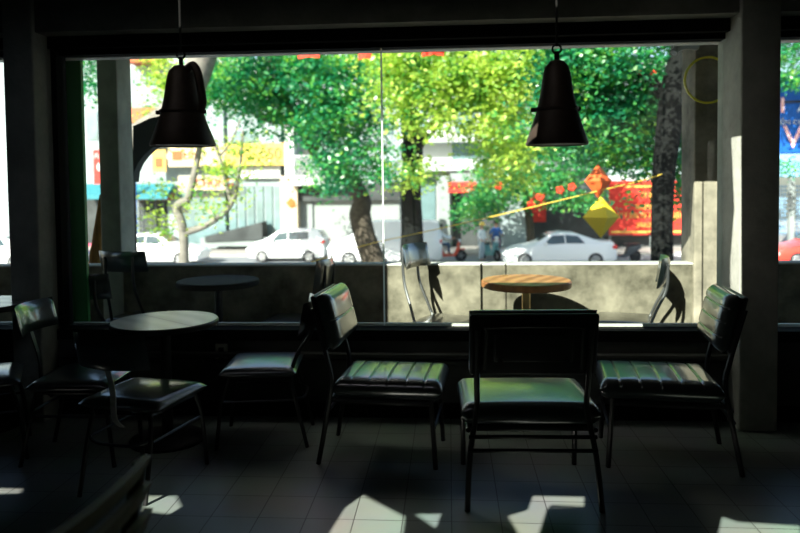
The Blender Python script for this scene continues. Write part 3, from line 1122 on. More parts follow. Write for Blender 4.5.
def marks(parent, name, material, x0, x1, py, h, front, n, seed):
    """a row of letter-like strokes too small to read"""
    rr = random.Random(seed)
    b = MB()
    a, c = fp(x0, py, front), fp(x1, py, front)
    k = h * front / FPX
    x = a.x
    step = (c.x - a.x) / n
    for i in range(n):
        cx = x + (i + 0.5) * step
        st = step * 0.16
        form = rr.randrange(5)
        b.box((cx - step * 0.25, front, a.z), (st, 0.02, k))
        if form != 4:
            b.box((cx + step * 0.22, front, a.z), (st, 0.02, k))
        if form in (0, 2):
            b.box((cx, front, a.z), (step * 0.4, 0.02, st))
        if form in (1, 2, 4):
            b.box((cx, front, a.z + k / 2 - st / 2), (step * 0.5, 0.02, st))
        if form in (1, 3):
            b.box((cx, front, a.z - k / 2 + st / 2), (step * 0.5, 0.02, st))
    o = b.build(name, material, parent, smooth=False)
    o.location = -parent.location
    return o


# left shop building
B = building('pale shop building with yellow signboard and teal awning behind the left outer pillar', 150)
panel(B, 'wall', 'cool', -60, 30, 226, 252, YF, 3.0)
panel(B, 'roof_edge', 'signtext', 126, 56, 158, 61.5, YF - 1.0, 1.0)
panel(B, 'balcony_slab', 'brick', 128, 108, 165, 122, YF - 0.7, 0.7)
panel(B, 'railing', 'greywall', 128, 122, 168, 146, YF - 0.6, 0.05)
panel(B, 'upper_window', 'winglass', 86, 112, 98, 140, YF - 0.05)
panel(B, 'shop_opening', 'darkopen', 138, 198, 168, 246, YF - 0.06)
for x in (142, 150, 155, 163):
    panel(B, 'door_post', 'greywall', x, 198, x + 1.6, 246, YF - 0.12)
panel(B, 'fascia', 'brick', 134, 194, 172, 200, YF - 0.5, 0.4)
panel(B, 'side_window', 'darkopen', 86, 198, 104, 246, YF - 0.06)
s = panel(B, 'red_sign', 'signred', 93, 150, 105, 184, YF - 0.8, 0.08)
text_mesh('sign_letters', 'AB', 0.42, 0.01, 'white', B, fp(98.5, 156, YF - 0.84) - B.location)
b = MB(); b.lathe([(0.0, -0.02), (0.24, -0.02), (0.24, 0.0), (0.0, 0.0)], n=24, mtx=Matrix.Translation(fp(101, 167, YF - 0.82) - B.location) @ Matrix.Rotation(PI / 2, 4, 'X'))
b.build('sign_disc', 'white', B)
for (x0, x1) in ((86, 104), (132, 167)):
    a, c = fp(x0, 184, YF - 0.2), fp(x1, 195, YF - 1.3)
    b = MB()
    b.add([(a.x, YF - 0.2, a.z), (c.x, YF - 0.2, a.z), (c.x, YF - 1.3, c.z), (a.x, YF - 1.3, c.z), (a.x, YF - 0.2, a.z - 0.06), (c.x, YF - 0.2, a.z - 0.06), (c.x, YF - 1.3, c.z - 0.22), (a.x, YF - 1.3, c.z - 0.22)],
          [(0, 1, 2, 3), (4, 7, 6, 5), (0, 4, 5, 1), (3, 2, 6, 7), (1, 5, 6, 2), (0, 3, 7, 4)])
    o = b.build('awning', 'teal', B, smooth=False)
    o.location = -B.location
panel(B, 'yellow_sign', 'signyel', 152, 150, 166, 172, YF - 0.8, 0.08)
panel(B, 'sign_mark', 'signtext', 155, 158, 162, 167, YF - 0.84, 0.03)
panel(B, 'sign_board', 'signpale', 168, 146, 226, 166, YF - 0.7, 0.08)
panel(B, 'sign_block', 'signtext', 172, 151, 182, 160, YF - 0.74, 0.03)
text_mesh('sign_letters', 'LIN', 0.62, 0.01, 'signtext', B, fp(191, 155.5, YF - 0.74) - B.location)
panel(B, 'lower_sign', 'cream', 178, 176, 226, 190, YF - 0.7, 0.08)
text_mesh('sign_letters', 'CHUNG', 0.58, 0.01, 'signtext', B, fp(214, 183, YF - 0.76) - B.location)
panel(B, 'shopfront', 'winglass', 178, 194, 226, 243, YF - 0.06)
panel(B, 'sign_post', 'blue', 132.5, 178, 137, 246, YF - 1.4, 0.15)

# glass fronted building with ramp
B = building('glass fronted building with grey ramp and yellow sign lettered in orange', 255)
panel(B, 'wall', 'cool', 226, 60, 283, 252, YF + 0.02, 3.0)
panel(B, 'sign_board', 'signyel', 226, 144, 285, 165, YF - 0.7, 0.08)
text_mesh('sign_letters', '50', 0.85, 0.01, 'signtext', B, fp(274, 154, YF - 0.74) - B.location)
panel(B, 'upper_window', 'winglass', 232, 132, 258, 142, YF - 0.04)
panel(B, 'lower_sign', 'white', 240, 167, 280, 178, YF - 0.3, 0.08)
for k in range(6):
    panel(B, 'glass_front', 'winglass', 229 + k * 9, 186, 237 + k * 9, 242, YF - 0.06)
panel(B, 'plinth', 'greywall', 200, 238, 282, 246, YF - 1.2, 0.3)
a, c = fp(205, 241, YF - 1.3), fp(262, 222, YF - 1.3)
b = MB()
b.add([(a.x, YF - 1.3, a.z - 0.05), (c.x, YF - 1.3, a.z + 0.05), (c.x, YF - 1.3, c.z), (a.x, YF - 1.3, a.z + 0.25),
       (a.x, YF - 0.3, a.z - 0.05), (c.x, YF - 0.3, a.z + 0.05), (c.x, YF - 0.3, c.z), (a.x, YF - 0.3, a.z + 0.25)],
      [(0, 1, 2, 3), (4, 7, 6, 5), (0, 4, 5, 1), (3, 2, 6, 7), (1, 5, 6, 2), (0, 3, 7, 4)])
o = b.build('ramp', 'darkopen', B, smooth=False); o.location = -B.location

# shuttered shop with balcony
B = building('building with a cream column, grey roller shutter and white railed balcony', 340)
panel(B, 'wall', 'cool', 283, 20, 402, 252, YF, 3.0)
panel(B, 'cream_column', 'cream', 280, 176, 298, 246, YF - 0.9, 0.8)
panel(B, 'lintel', 'darkopen', 298, 184, 400, 200, YF - 0.5, 0.4)
panel(B, 'side_door', 'greywall', 299, 200, 313, 246, YF - 0.2)
panel(B, 'shutter', 'shutter', 314, 198, 400, 246, YF - 0.1)
panel(B, 'balcony_slab', 'white', 290, 176, 345, 185, YF - 1.4, 1.4)
panel(B, 'balcony_post', 'white', 284, 124, 294, 178, YF - 1.2, 0.6)
b = MB()
for k in range(22):
    p = fp(295 + k * 2.3, 165, YF - 1.3)
    z1, z0 = fp(300, 156, YF - 1.3).z, fp(300, 177, YF - 1.3).z
    b.box((p.x, YF - 1.3, (z0 + z1) / 2), (0.035, 0.035, z1 - z0))
p0, p1 = fp(294, 156, YF - 1.3), fp(345, 156, YF - 1.3)
b.box(((p0.x + p1.x) / 2, YF - 1.3, p0.z), (p1.x - p0.x, 0.06, 0.06))
o = b.build('balcony_railing', 'white', B, smooth=False); o.location = -B.location
panel(B, 'upper_window', 'winglass', 300, 132, 316, 176, YF - 0.05)
panel(B, 'upper_window', 'winglass', 326, 132, 345, 176, YF - 0.05)
panel(B, 'upper_window', 'winglass', 384, 120, 393, 134, YF - 0.05)
p = fp(291, 203, YF - 0.95)
b = MB()
b.add([(p.x - 0.28, YF - 0.94, p.z), (p.x, YF - 0.96, p.z + 0.3), (p.x + 0.2, YF - 0.96, p.z + 0.1), (p.x + 0.26, YF - 0.94, p.z - 0.2), (p.x - 0.05, YF - 0.98, p.z - 0.25),
       (p.x - 0.28, YF - 0.90, p.z), (p.x, YF - 0.90, p.z + 0.3), (p.x + 0.2, YF - 0.90, p.z + 0.1), (p.x + 0.26, YF - 0.90, p.z - 0.2), (p.x - 0.05, YF - 0.90, p.z - 0.25)],
      [(0, 1, 2, 3, 4), (9, 8, 7, 6, 5), (0, 5, 6, 1), (1, 6, 7, 2), (2, 7, 8, 3), (3, 8, 9, 4), (4, 9, 5, 0)])
o = b.build('sign_mark', 'orange', B, smooth=False); o.location = -B.location

# white building with terraces
B = building('white terraced building with dark entrance under a red sign', 450)
panel(B, 'wall', 'white', 402, 20, 500, 252, YF + 0.4, 3.0)
panel(B, 'terrace', 'white', 400, 134, 500, 141, YF - 0.8, 1.2)
panel(B, 'terrace', 'white', 400, 160, 500, 170, YF - 0.8, 1.2)
for x0, x1 in ((404, 420), (452, 478), (482, 496)):
    panel(B, 'upper_window', 'winglass', x0, 142, x1, 159, YF + 0.3)
for x0, x1 in ((404, 425), (455, 475)):
    panel(B, 'upper_window', 'winglass', x0, 112, x1, 132, YF + 0.3)
panel(B, 'entrance', 'darkopen', 452, 190, 500, 246, YF + 0.3)
panel(B, 'door_glass', 'winglass', 404, 180, 436, 246, YF + 0.3)
panel(B, 'column', 'greywall', 437, 176, 450, 246, YF - 0.8, 0.8)
panel(B, 'lintel', 'greywall', 450, 170, 500, 183, YF - 0.6, 0.5)
for y0, y1 in ((182, 186.5), (188, 192.5)):
    panel(B, 'red_sign', 'signred', 448, y0, 476, y1, YF - 1.0, 0.1)
panel(B, 'sign_back', 'darkopen', 449, 186, 475, 189, YF - 0.9, 0.05)

# grey building
B = building('grey walled building half hidden by leaves behind the white sedan', 545)
panel(B, 'wall', 'greywall', 500, 10, 604, 252, YF, 3.0)
panel(B, 'lower_wall', 'cool', 500, 196, 530, 246, YF - 0.3, 0.2)
panel(B, 'red_sign', 'signred', 528, 190, 546, 222, YF - 0.8, 0.1)
panel(B, 'shop_opening', 'darkopen', 532, 200, 600, 246, YF - 0.1)
for x0, x1 in ((505, 530), (545, 565), (575, 598)):
    panel(B, 'upper_window', 'winglass', x0, 130, x1, 160, YF - 0.05)
panel(B, 'balcony_slab', 'white', 500, 164, 604, 170, YF - 0.7, 0.7)
# right building with banner
B = building('pale building with low dark wall behind the red banner', 650)
panel(B, 'wall', 'cool', 604, 60, 760, 252, YF + 0.6, 3.0)
panel(B, 'roof_edge', 'white', 604, 176, 760, 180, YF - 0.2, 0.6)
panel(B, 'upper_window', 'winglass', 612, 140, 640, 165, YF + 0.5)
panel(B, 'upper_window', 'winglass', 655, 140, 690, 165, YF + 0.5)
panel(B, 'low_wall', 'darkopen', 604, 236, 760, 250, YF - 0.3, 0.2)
bn = thing('street_banner', 'wide red street banner with rows of yellow letters behind the dark trunk', 'banner', (fp(650, 236, YF - 1.2).x, YF - 1.2, ZG))
panel(bn, 'banner_cloth', 'banner', 609, 181, 693, 234.5, YF - 1.2, 0.05)
panel(bn, 'banner_stripe', 'btext', 611, 231.2, 692, 232.4, YF - 1.23, 0.02)
panel(bn, 'banner_stripe', 'btext', 624, 186, 655, 187, YF - 1.23, 0.02)
marks(bn, 'letters', 'btext', 641, 652, 195, 5, YF - 1.24, 3, 1)
marks(bn, 'letters', 'btext', 635, 664, 207, 5.2, YF - 1.24, 8, 2)
marks(bn, 'letters', 'btext', 617, 688, 215.5, 5.2, YF - 1.24, 18, 3)
marks(bn, 'letters', 'btext', 636, 660, 225, 4.6, YF - 1.24, 7, 4)
for x in (610, 651, 692):
    panel(bn, 'banner_post', 'greywall', x - 0.7, 178, x + 0.7, 250, YF - 1.14, 0.08)

# blue billboard beyond the right pillar
bb = thing('billboard', 'blue billboard with white letters beyond the right pillar', 'billboard', (fp(800, 200, 33).x, 33, ZG))
panel(bb, 'board', 'blue', 770, 74, 850, 153, 33, 0.15)
panel(bb, 'lower_board', 'bluepale', 770, 153, 850, 176, 33, 0.15)
panel(bb, 'seam', 'black', 770, 101, 850, 101.7, 32.98, 0.02)
panel(bb, 'post', 'greywall', 790, 176, 794, 262, 33.05, 0.2)
panel(bb, 'post', 'greywall', 830, 176, 834, 262, 33.05, 0.2)
text_mesh('big_letter', 'I', 1.0, 0.01, 'pinkwhite', bb, fp(782.5, 106, 32.96) - bb.location, xs=1.4)
text_mesh('big_letter', 'A', 0.5, 0.01, 'white', bb, fp(801, 109, 32.96) - bb.location)
text_mesh('small_letters', 'ẾN CHỐN', 0.28, 0.01, 'white', bb, fp(779.5, 122.5, 32.96) - bb.location, align='LEFT', xs=1.25)
text_mesh('big_letter', 'V', 1.45, 0.01, 'pinkwhite', bb, fp(793, 138, 32.96) - bb.location)
text_mesh('big_letter', 'I', 1.45, 0.01, 'pinkwhite', bb, fp(807, 138, 32.96) - bb.location)
b = MB()
for k in range(26):
    p = fp(770 + k * 3, 210, 34.5)
    b.box((p.x, 34.5, p.z), (0.03, 0.03, 2.4))
for k in range(12):
    p = fp(810, 186 + k * 4.2, 34.5)
    b.box((p.x, 34.5, p.z), (4.2, 0.02, 0.03))
p = fp(810, 235, 34.5)
o = b.build('mesh_fence', 'bluepale', smooth=False)
tag(o, 'pale blue mesh fence behind the red car beyond the right pillar', 'fence')
# building behind the far left slit
B = building('pale blue white building seen through the slit left of the left pillar', -10)
panel(B, 'wall', 'cool', -120, 60, -62, 252, YF - 0.2, 3.0)
panel(B, 'shopfront', 'blue', -120, 205, -62, 246, YF - 0.4, 0.1)


# ------------------------------------------------------------------ vehicles
def car(name, label, cat, cx, y, length, stations, paint, flip=False, wheel_r=0.31, width=1.7, windows=(), wheels=(0.19, 0.81), zg=ZG, rz=0.0, extra=None):
    """stations: (u, z_bottom, z_belt, z_top, half belt, half top); u 0..1 nose to tail. nose towards local -x"""
    t = thing(name, label, cat, (cx, y, zg), (PI if flip else 0) + rz)
    L = length
    hw = width / 2
    b = MB()
    rings = []
    for (u, zb, zl, zt, wb, wt) in stations:
        x = (u - 0.5) * L
        a, c = wb * hw, wt * hw
        rings.append([(x, -a * 0.92, zb), (x, -a, zb + 0.12), (x, -a, zl - 0.06), (x, -a * 0.97, zl), (x, -c, zt - 0.03), (x, -c * 0.85, zt),
                      (x, c * 0.85, zt), (x, c, zt - 0.03), (x, a * 0.97, zl), (x, a, zl - 0.06), (x, a, zb + 0.12), (x, a * 0.92, zb)])
    n = 12
    vs = [p for r in rings for p in r]
    fs = []
    for i in range(len(rings) - 1):
        for j in range(n):
            fs.append((i * n + j, i * n + (j + 1) % n, (i + 1) * n + (j + 1) % n, (i + 1) * n + j))
    fs.append(tuple(range(n)))
    fs.append(tuple((len(rings) - 1) * n + j for j in range(n - 1, -1, -1)))
    b.add(vs, fs)
    b.build('body', paint, t, angle=28)

    def prof(u):
        for i in range(len(stations) - 1):
            s0, s1 = stations[i], stations[i + 1]
            if s0[0] <= u <= s1[0]:
                k = (u - s0[0]) / max(1e-6, s1[0] - s0[0])
                return [s0[q] + (s1[q] - s0[q]) * k for q in range(6)]
        return stations[-1]

    # side windows: list of (u at belt start, u at belt end, u at roof start, u at roof end)
    for (b0, b1, t0, t1) in windows:
        for sg in (-1, 1):
            quad = []
            for (u, f) in ((b0, 0.08), (b1, 0.08), (t1, 0.84), (t0, 0.84)):
                q = prof(u)
                zz = q[2] + (q[3] - 0.03 - q[2]) * f
                ww = (q[4] * 0.97 + (q[5] - q[4] * 0.97) * f) * hw
                quad.append(((u - 0.5) * L, sg * (ww + 0.012), zz))
            inner = [(p[0], p[1] - sg * 0.03, p[2]) for p in quad]
            bb_ = MB()
            bb_.add(quad + inner, [(0, 1, 2, 3), (7, 6, 5, 4), (0, 4, 5, 1), (1, 5, 6, 2), (2, 6, 7, 3), (3, 7, 4, 0)])
            bb_.build('side_window', 'carglass', t, smooth=False)
    # windscreen and rear screen
    if extra:
        for (u0, u1) in extra:
            q0, q1 = prof(u0), prof(u1)
            x0, x1 = (u0 - 0.5) * L, (u1 - 0.5) * L
            off = -0.012 if u0 < 0.5 else 0.012
            quad = [(x0 + off, -q0[5] * hw * 0.82, q0[3] + 0.012), (x0 + off, q0[5] * hw * 0.82, q0[3] + 0.012), (x1 + off, q1[5] * hw * 0.82, q1[3] + 0.012), (x1 + off, -q1[5] * hw * 0.82, q1[3] + 0.012)]
            low = [(p[0] - off * 2, p[1], p[2] - 0.03) for p in quad]
            bb_ = MB()
            bb_.add(quad + low, [(0, 1, 2, 3), (7, 6, 5, 4), (0, 4, 5, 1), (1, 5, 6, 2), (2, 6, 7, 3), (3, 7, 4, 0)])
            bb_.build('windscreen' if u0 < 0.5 else 'rear_screen', 'carglass', t, smooth=False)
    for u in wheels:
        for sg in (-1, 1):
            mtw = Matrix.Translation(((u - 0.5) * L, sg * (hw - 0.09), wheel_r)) @ Matrix.Rotation(PI / 2 * (1 if sg < 0 else -1), 4, 'X')
            bb_ = MB()
            bb_.lathe([(wheel_r * 0.6, -0.1), (wheel_r * 0.92, -0.1), (wheel_r, -0.07), (wheel_r, 0.07), (wheel_r * 0.94, 0.105), (wheel_r * 0.64, 0.105), (wheel_r * 0.6, 0.09)], n=28, mtx=mtw)
            wo = bb_.build('wheel', 'tyre', t)
            bb_ = MB()
            for k in range(5):
                bb_.box((wheel_r * 0.32, 0, 0.09), (wheel_r * 0.62, wheel_r * 0.2, 0.02), mtx=mtw @ Matrix.Rotation(2 * PI * k / 5, 4, 'Z'))
            bb_.lathe([(wheel_r * 0.54, 0.085), (wheel_r * 0.62, 0.108), (wheel_r * 0.66, 0.1)], n=28, mtx=mtw)
            bb_.lathe([(0.0, 0.07), (wheel_r * 0.2, 0.07), (wheel_r * 0.18, 0.11), (0.0, 0.112)], n=14, mtx=mtw)
            bb_.build('rim', 'rim', wo)
    q = prof(0.02)
    for sg in (-1, 1):
        bb_ = MB(); bb_.rbox((-0.5 * L + 0.12, sg * hw * 0.72, q[2] - 0.1), (0.3, 0.32, 0.13), 0.04); bb_.build('headlight', 'head', t)
        q2 = prof(0.98)
        bb_ = MB(); bb_.rbox((0.5 * L - 0.10, sg * hw * 0.78, q2[2] - 0.08), (0.24, 0.28, 0.16), 0.04); bb_.build('tail_light', 'tail', t)
        qm = prof(windows[0][0] + 0.02) if windows else prof(0.3)
        bb_ = MB(); bb_.rbox(((windows[0][0] + 0.02 - 0.5) * L if windows else 0, sg * (hw + 0.07), qm[2] + 0.05), (0.12, 0.18, 0.12), 0.04); bb_.build('wing_mirror', paint, t)
        bb_ = MB()
        for u in (0.45, 0.64):
            bb_.rbox(((u - 0.5) * L, sg * (hw * 1.0 + 0.008), prof(u)[2] - 0.12), (0.16, 0.03, 0.03), 0.008)
        bb_.build('door_handle', paint, t)
    return t


SEDAN = [(0.0, 0.28, 0.58, 0.62, 0.72, 0.6), (0.025, 0.22, 0.66, 0.70, 0.9, 0.75), (0.10, 0.20, 0.78, 0.82, 0.98, 0.86), (0.27, 0.20, 0.90, 0.97, 1.0, 0.9), (0.30, 0.20, 0.92, 1.02, 1.0, 0.86),
         (0.43, 0.20, 0.95, 1.40, 1.0, 0.74), (0.52, 0.20, 0.96, 1.45, 1.0, 0.72), (0.64, 0.20, 0.97, 1.42, 1.0, 0.72), (0.83, 0.20, 1.0, 1.11, 1.0, 0.8), (0.87, 0.20, 1.0, 1.06, 0.99, 0.84),
         (0.97, 0.24, 0.96, 1.03, 0.93, 0.78), (1.0, 0.32, 0.82, 0.9, 0.84, 0.7)]
HATCH = [(0.0, 0.28, 0.62, 0.68, 0.74, 0.6), (0.03, 0.22, 0.72, 0.80, 0.92, 0.76), (0.14, 0.20, 0.88, 0.96, 0.99, 0.86), (0.24, 0.20, 0.94, 1.05, 1.0, 0.88), (0.40, 0.20, 0.97, 1.44, 1.0, 0.76),
         (0.55, 0.20, 0.98, 1.50, 1.0, 0.76), (0.80, 0.20, 1.02, 1.48, 1.0, 0.76), (0.92, 0.20, 1.04, 1.40, 0.98, 0.74), (0.985, 0.26, 1.0, 1.08, 0.93, 0.76), (1.0, 0.34, 0.9, 0.96, 0.86, 0.7)]
VAN = [(0.0, 0.32, 0.8, 0.9, 0.76, 0.62), (0.03, 0.26, 0.92, 1.02, 0.92, 0.78), (0.13, 0.24, 1.06, 1.2, 0.99, 0.86), (0.19, 0.24, 1.1, 1.3, 1.0, 0.86), (0.33, 0.24, 1.12, 1.86, 1.0, 0.8), (0.42, 0.24, 1.12, 1.94, 1.0, 0.8),
       (0.9, 0.24, 1.14, 1.94, 1.0, 0.8), (0.97, 0.26, 1.14, 1.86, 0.97, 0.78), (1.0, 0.34, 1.1, 1.3, 0.9, 0.74)]
WS = ((0.355, 0.545, 0.435, 0.54), (0.555, 0.72, 0.55, 0.66))
c = at_y(557, 250, 29.8)
car('car', 'white sedan parked beyond the parapet behind the yellow lantern', 'car', c.x, 29.8, 4.62, SEDAN, 'carwhite', windows=WS, extra=((0.315, 0.42), (0.66, 0.81)))
c = at_y(289, 250, 32.2)
car('car', 'white hatchback parked in front of the cream column', 'car', c.x, 32.2, 3.62, HATCH, 'carwhite', windows=((0.33, 0.53, 0.41, 0.525), (0.545, 0.80, 0.54, 0.79)), wheels=(0.2, 0.80), wheel_r=0.28, width=1.6, extra=((0.26, 0.385), (0.925, 0.975)))
c = at_y(157, 250, 31.0)
car('car', 'white sedan behind the young forked tree, near the teal awning', 'car', c.x, 31.0, 4.5, SEDAN, 'carwhite', windows=WS, flip=True, extra=((0.315, 0.42), (0.66, 0.81)))
c = at_y(386, 245, 30.5)
car('van', 'white van parked behind the two tree trunks', 'van', c.x, 30.5, 4.9, VAN, 'carwhite', windows=(), width=1.8, wheel_r=0.33, extra=((0.2, 0.32),))
c = at_y(821, 245, 29.5)
car('car', 'red car beyond the right pillar under the blue billboard', 'car', c.x, 29.5, 4.2, SEDAN, 'carred', windows=WS, extra=((0.315, 0.42), (0.66, 0.81)))
c = at_y(-4, 250, 30)
car('car', 'white car seen through the slit left of the left pillar', 'car', c.x, 30.0, 4.4, SEDAN, 'carwhite', windows=WS, extra=((0.315, 0.42), (0.66, 0.81)))


def scooter(label, px, y, paint, rz=0.0, name='motor_scooter', z=ZG):
    """nose towards local +x"""
    c = at_y(px, 255, y)
    t = thing(name, label, 'scooter', (c.x, y, z), rz)
    for x in (-0.6, 0.62):
        b = MB()
        mtw = Matrix.Translation((x, 0, 0.27)) @ Matrix.Rotation(PI / 2, 4, 'X')
        b.lathe([(0.17, -0.045), (0.24, -0.05), (0.27, 0.0), (0.24, 0.05), (0.17, 0.045), (0.17, -0.045)], n=24, mtx=mtw)
        wo = b.build('wheel', 'tyre', t)
        b = MB()
        for k in range(5):
            b.box((0.085, 0, 0), (0.17, 0.035, 0.03), mtx=mtw @ Matrix.Rotation(2 * PI * k / 5, 4, 'Z'))
        b.build('rim', 'rim', wo)
    b = MB()
    b.prism([(-0.85, 0.62), (-0.8, 0.75), (-0.25, 0.7), (-0.12, 0.36), (0.28, 0.32), (0.42, 0.6), (0.5, 0.9), (0.58, 0.88), (0.55, 0.5), (0.4, 0.25), (-0.15, 0.22), (-0.35, 0.36), (-0.6, 0.5)], 0.26)
    b.rbox((0.62, 0, 0.56), (0.42, 0.13, 0.06), 0.025)
    b.build('body', paint, t)
    b = MB(); b.rbox((-0.45, 0, 0.77), (0.72, 0.24, 0.09), 0.04); b.build('seat', 'black', t)
    b = MB()
    b.tube([(0.62, 0, 0.27), (0.5, 0, 0.98)], 0.03, 8)
    b.tube([(0.44, -0.32, 1.03), (0.5, -0.12, 0.99), (0.5, 0.12, 0.99), (0.44, 0.32, 1.03)], 0.018, 8)
    b.build('handlebar', 'black', t)
    b = MB(); b.rbox((0.58, 0, 0.93), (0.12, 0.2, 0.14), 0.04); b.build('headlight', 'head', t)
    return t


def person(label, loc, rz, seated, shirt, trousers, helmet=None, z=ZG, arms='down'):
    """continuous skinned figure, faces local +x; helmet None -> hair"""
    t = thing('person', label, 'person', (loc[0], loc[1], z), rz)
    if seated:
        hip = 0.84
        J = {'pel': (-0.35, 0, hip), 'sp': (-0.34, 0, hip + 0.22), 'ch': (-0.30, 0, hip + 0.42), 'nk': (-0.28, 0, hip + 0.56), 'hd': (-0.26, 0, hip + 0.74)}
        legs = {s: [(-0.30, s * 0.11, hip), (0.08, s * 0.17, hip - 0.06), (0.08, s * 0.15, hip - 0.45), (0.20, s * 0.15, hip - 0.49)] for s in (-1, 1)}
        armsp = {s: [(-0.29, s * 0.19, hip + 0.46), (-0.06, s * 0.26, hip + 0.26), (0.22, s * 0.27, hip + 0.22), (0.38, s * 0.27, hip + 0.2)] for s in (-1, 1)}
    else:
        hip = 0.90
        J = {'pel': (0, 0, hip), 'sp': (0, 0, hip + 0.2), 'ch': (0.01, 0, hip + 0.4), 'nk': (0.02, 0, hip + 0.55), 'hd': (0.04, 0, hip + 0.72)}
        legs = {s: [(0, s * 0.10, hip - 0.04), (0.03, s * 0.11, 0.48), (-0.01, s * 0.12, 0.08), (0.13, s * 0.13, 0.04)] for s in (-1, 1)}
        armsp = {s: [(0.01, s * 0.2, hip + 0.44), (0.03, s * 0.25, hip + 0.17), (0.2, s * 0.22, hip + 0.02), (0.28, s * 0.2, hip + 0.0)] for s in (-1, 1)}
    verts, edges, rad = [], [], []

    def chain(pts, rs, start=None):
        prev = start
        for p, r_ in zip(pts, rs):
            verts.append(p)
            rad.append(r_)
            if prev is not None:
                edges.append((prev, len(verts) - 1))
            prev = len(verts) - 1
        return prev
    chain([J['pel'], J['sp'], J['ch'], J['nk'], J['hd']], [(0.14, 0.11), (0.13, 0.1), (0.16, 0.11), (0.055, 0.055), (0.085, 0.1)])
    for s_ in (-1, 1):
        chain(legs[s_], [(0.085, 0.085), (0.06, 0.06), (0.042, 0.042), (0.035, 0.04)], 0)
        chain(armsp[s_], [(0.055, 0.055), (0.042, 0.042), (0.032, 0.032), (0.035, 0.022)], 2)
    me = bpy.data.meshes.new('body')
    me.from_pydata(verts, edges, [])
    o = bpy.data.objects.new('body', me)
    COL.objects.link(o)
    sk = o.modifiers.new('Skin', 'SKIN')
    for i, sv in enumerate(me.skin_vertices[0].data):
        sv.radius = rad[i]
        sv.use_root = (i == 0)
    ss = o.modifiers.new('Sub', 'SUBSURF')
    ss.levels = ss.render_levels = 2
    dg = bpy.context.evaluated_depsgraph_get()
    m2 = bpy.data.meshes.new_from_object(o.evaluated_get(dg))
    bpy.data.objects.remove(o)
    m2.polygons.foreach_set('use_smooth', [True] * len(m2.polygons))
    m2.materials.clear()
    m2.materials.append(M['skin'])
    body = bpy.data.objects.new('body', m2)
    COL.objects.link(body)
    body.parent = t
    # clothing shells follow the body
    def shell(name, keep, material, off):
        bm = bmesh.new()
        bm.from_mesh(m2)
        bm.normal_update()
        dele = [f for f in bm.faces if not keep(f.calc_center_median())]
        bmesh.ops.delete(bm, geom=dele, context='FACES')
        bm.normal_update()
        for v in bm.verts:
            v.co += v.normal * off
        bmesh.ops.solidify(bm, geom=bm.faces[:], thickness=0.004)
        m3 = bpy.data.meshes.new(name)
        bm.to_mesh(m3)
        bm.free()
        m3.materials.clear()
        m3.materials.append(M[material])
        c_ = bpy.data.objects.new(name, m3)
        COL.objects.link(c_)
        c_.parent = t
    zs = hip + 0.02
    nk = J['nk'][2] - 0.04
    shell('shirt', lambda p: zs - 0.02 < p.z < nk and (p.x < 0.20 if seated else True) and (seated or p.z > hip + 0.1 or abs(p.y) < 0.17), shirt, 0.018)
    shell('trousers', lambda p: (0.1 < p.z <= zs + 0.02 if not seated else 0.42 < p.z <= zs + 0.02) and (seated or abs(p.y) < 0.19), trousers, 0.014)
    hd = Vector(J['hd'])
    b = MB()
    if helmet:
        prof = [(0.125 * math.cos(a), 0.125 * math.sin(a)) for a in [i * PI / 2 / 7 for i in range(8)]]
        b.lathe([(0.118, -0.03)] + prof[:-1] + [(0.0, 0.125)], c=hd + Vector((0, 0, 0.02)), n=20)
        b.rbox(tuple(hd + Vector((0.13, 0, 0.015))), (0.09, 0.16, 0.012), 0.005)
        b.build('helmet', helmet, t)
    else:
        prof = [(0.103 * math.cos(a), 0.11 * math.sin(a)) for a in [i * PI / 2 / 7 for i in range(8)]]
        b.lathe([(0.1, -0.05)] + prof[:-1] + [(0.0, 0.11)], c=hd + Vector((-0.018, 0, 0.025)), n=20)
        b.build('hair', 'hair', t)
    # face details
    b = MB()
    b.rbox(tuple(hd + Vector((0.092, 0, -0.02))), (0.03, 0.025, 0.04), 0.01)
    b.build('nose', 'skin', t)
    return t


y = 31.6
scooter('red scooter ridden by the person in white shirt beside the van', 447, y, 'scred', R(0))
c = at_y(447, 255, y)
person('person in white shirt and jeans riding the red scooter beside the van', (c.x, y), 0, True, 'shirtwhite', 'trouser')
y = 31.8
c = at_y(481.5, 255, y)
person('person in pale clothes and yellow helmet standing by a small scooter', (c.x, y), R(-35), False, 'shirtwhite', 'palecloth', 'helmety')
scooter('small dark teal scooter beside the person with yellow helmet', 490, y + 0.1, 'scteal', R(-62))
c = at_y(496, 255, 34.0)
person('person in blue sitting on a red scooter left of the white sedan', (c.x, 33.6), R(-90), True, 'shirtblue', 'trouser', z=ZG)
scooter('red scooter facing us left of the white sedan', 496, 33.6, 'scred', R(-90))
scooter('dark motor scooter parked just behind the white sedan', 622, 30.8, 'scdark', R(190))
scooter('white motor scooter parked between the dark trunk and the outer pillar', 679, 31.5, 'scwhite', R(175))
c = at_y(87, 245, 28.3)
person('person in pink shirt passing behind the left outer pillar', (c.x, 28.3), R(0), True, 'pink', 'trouser')
scooter('pale scooter under the person in pink shirt', 87, 28.3, 'scwhite', R(0))
# straw broom like brown bundle leaning behind the outer pillar
p = at_y(97, 262, YP + 0.3)
b = MB()
q = [at_y(97, 275, YP + 0.35) + Vector((0, 0, -1.45)), at_y(97, 275, YP + 0.35), at_y(98, 245, YP + 0.35), at_y(100, 222, YP + 0.35), at_y(103, 195, YP + 0.35)]
b.tube(smoothpts(q, 4), [0.075 - 0.003 * i for i in range(17)], 12)
tag(b.build('straw_bundle', 'straw'), 'brown bundle of straw leaning behind the left outer pillar', 'bundle')
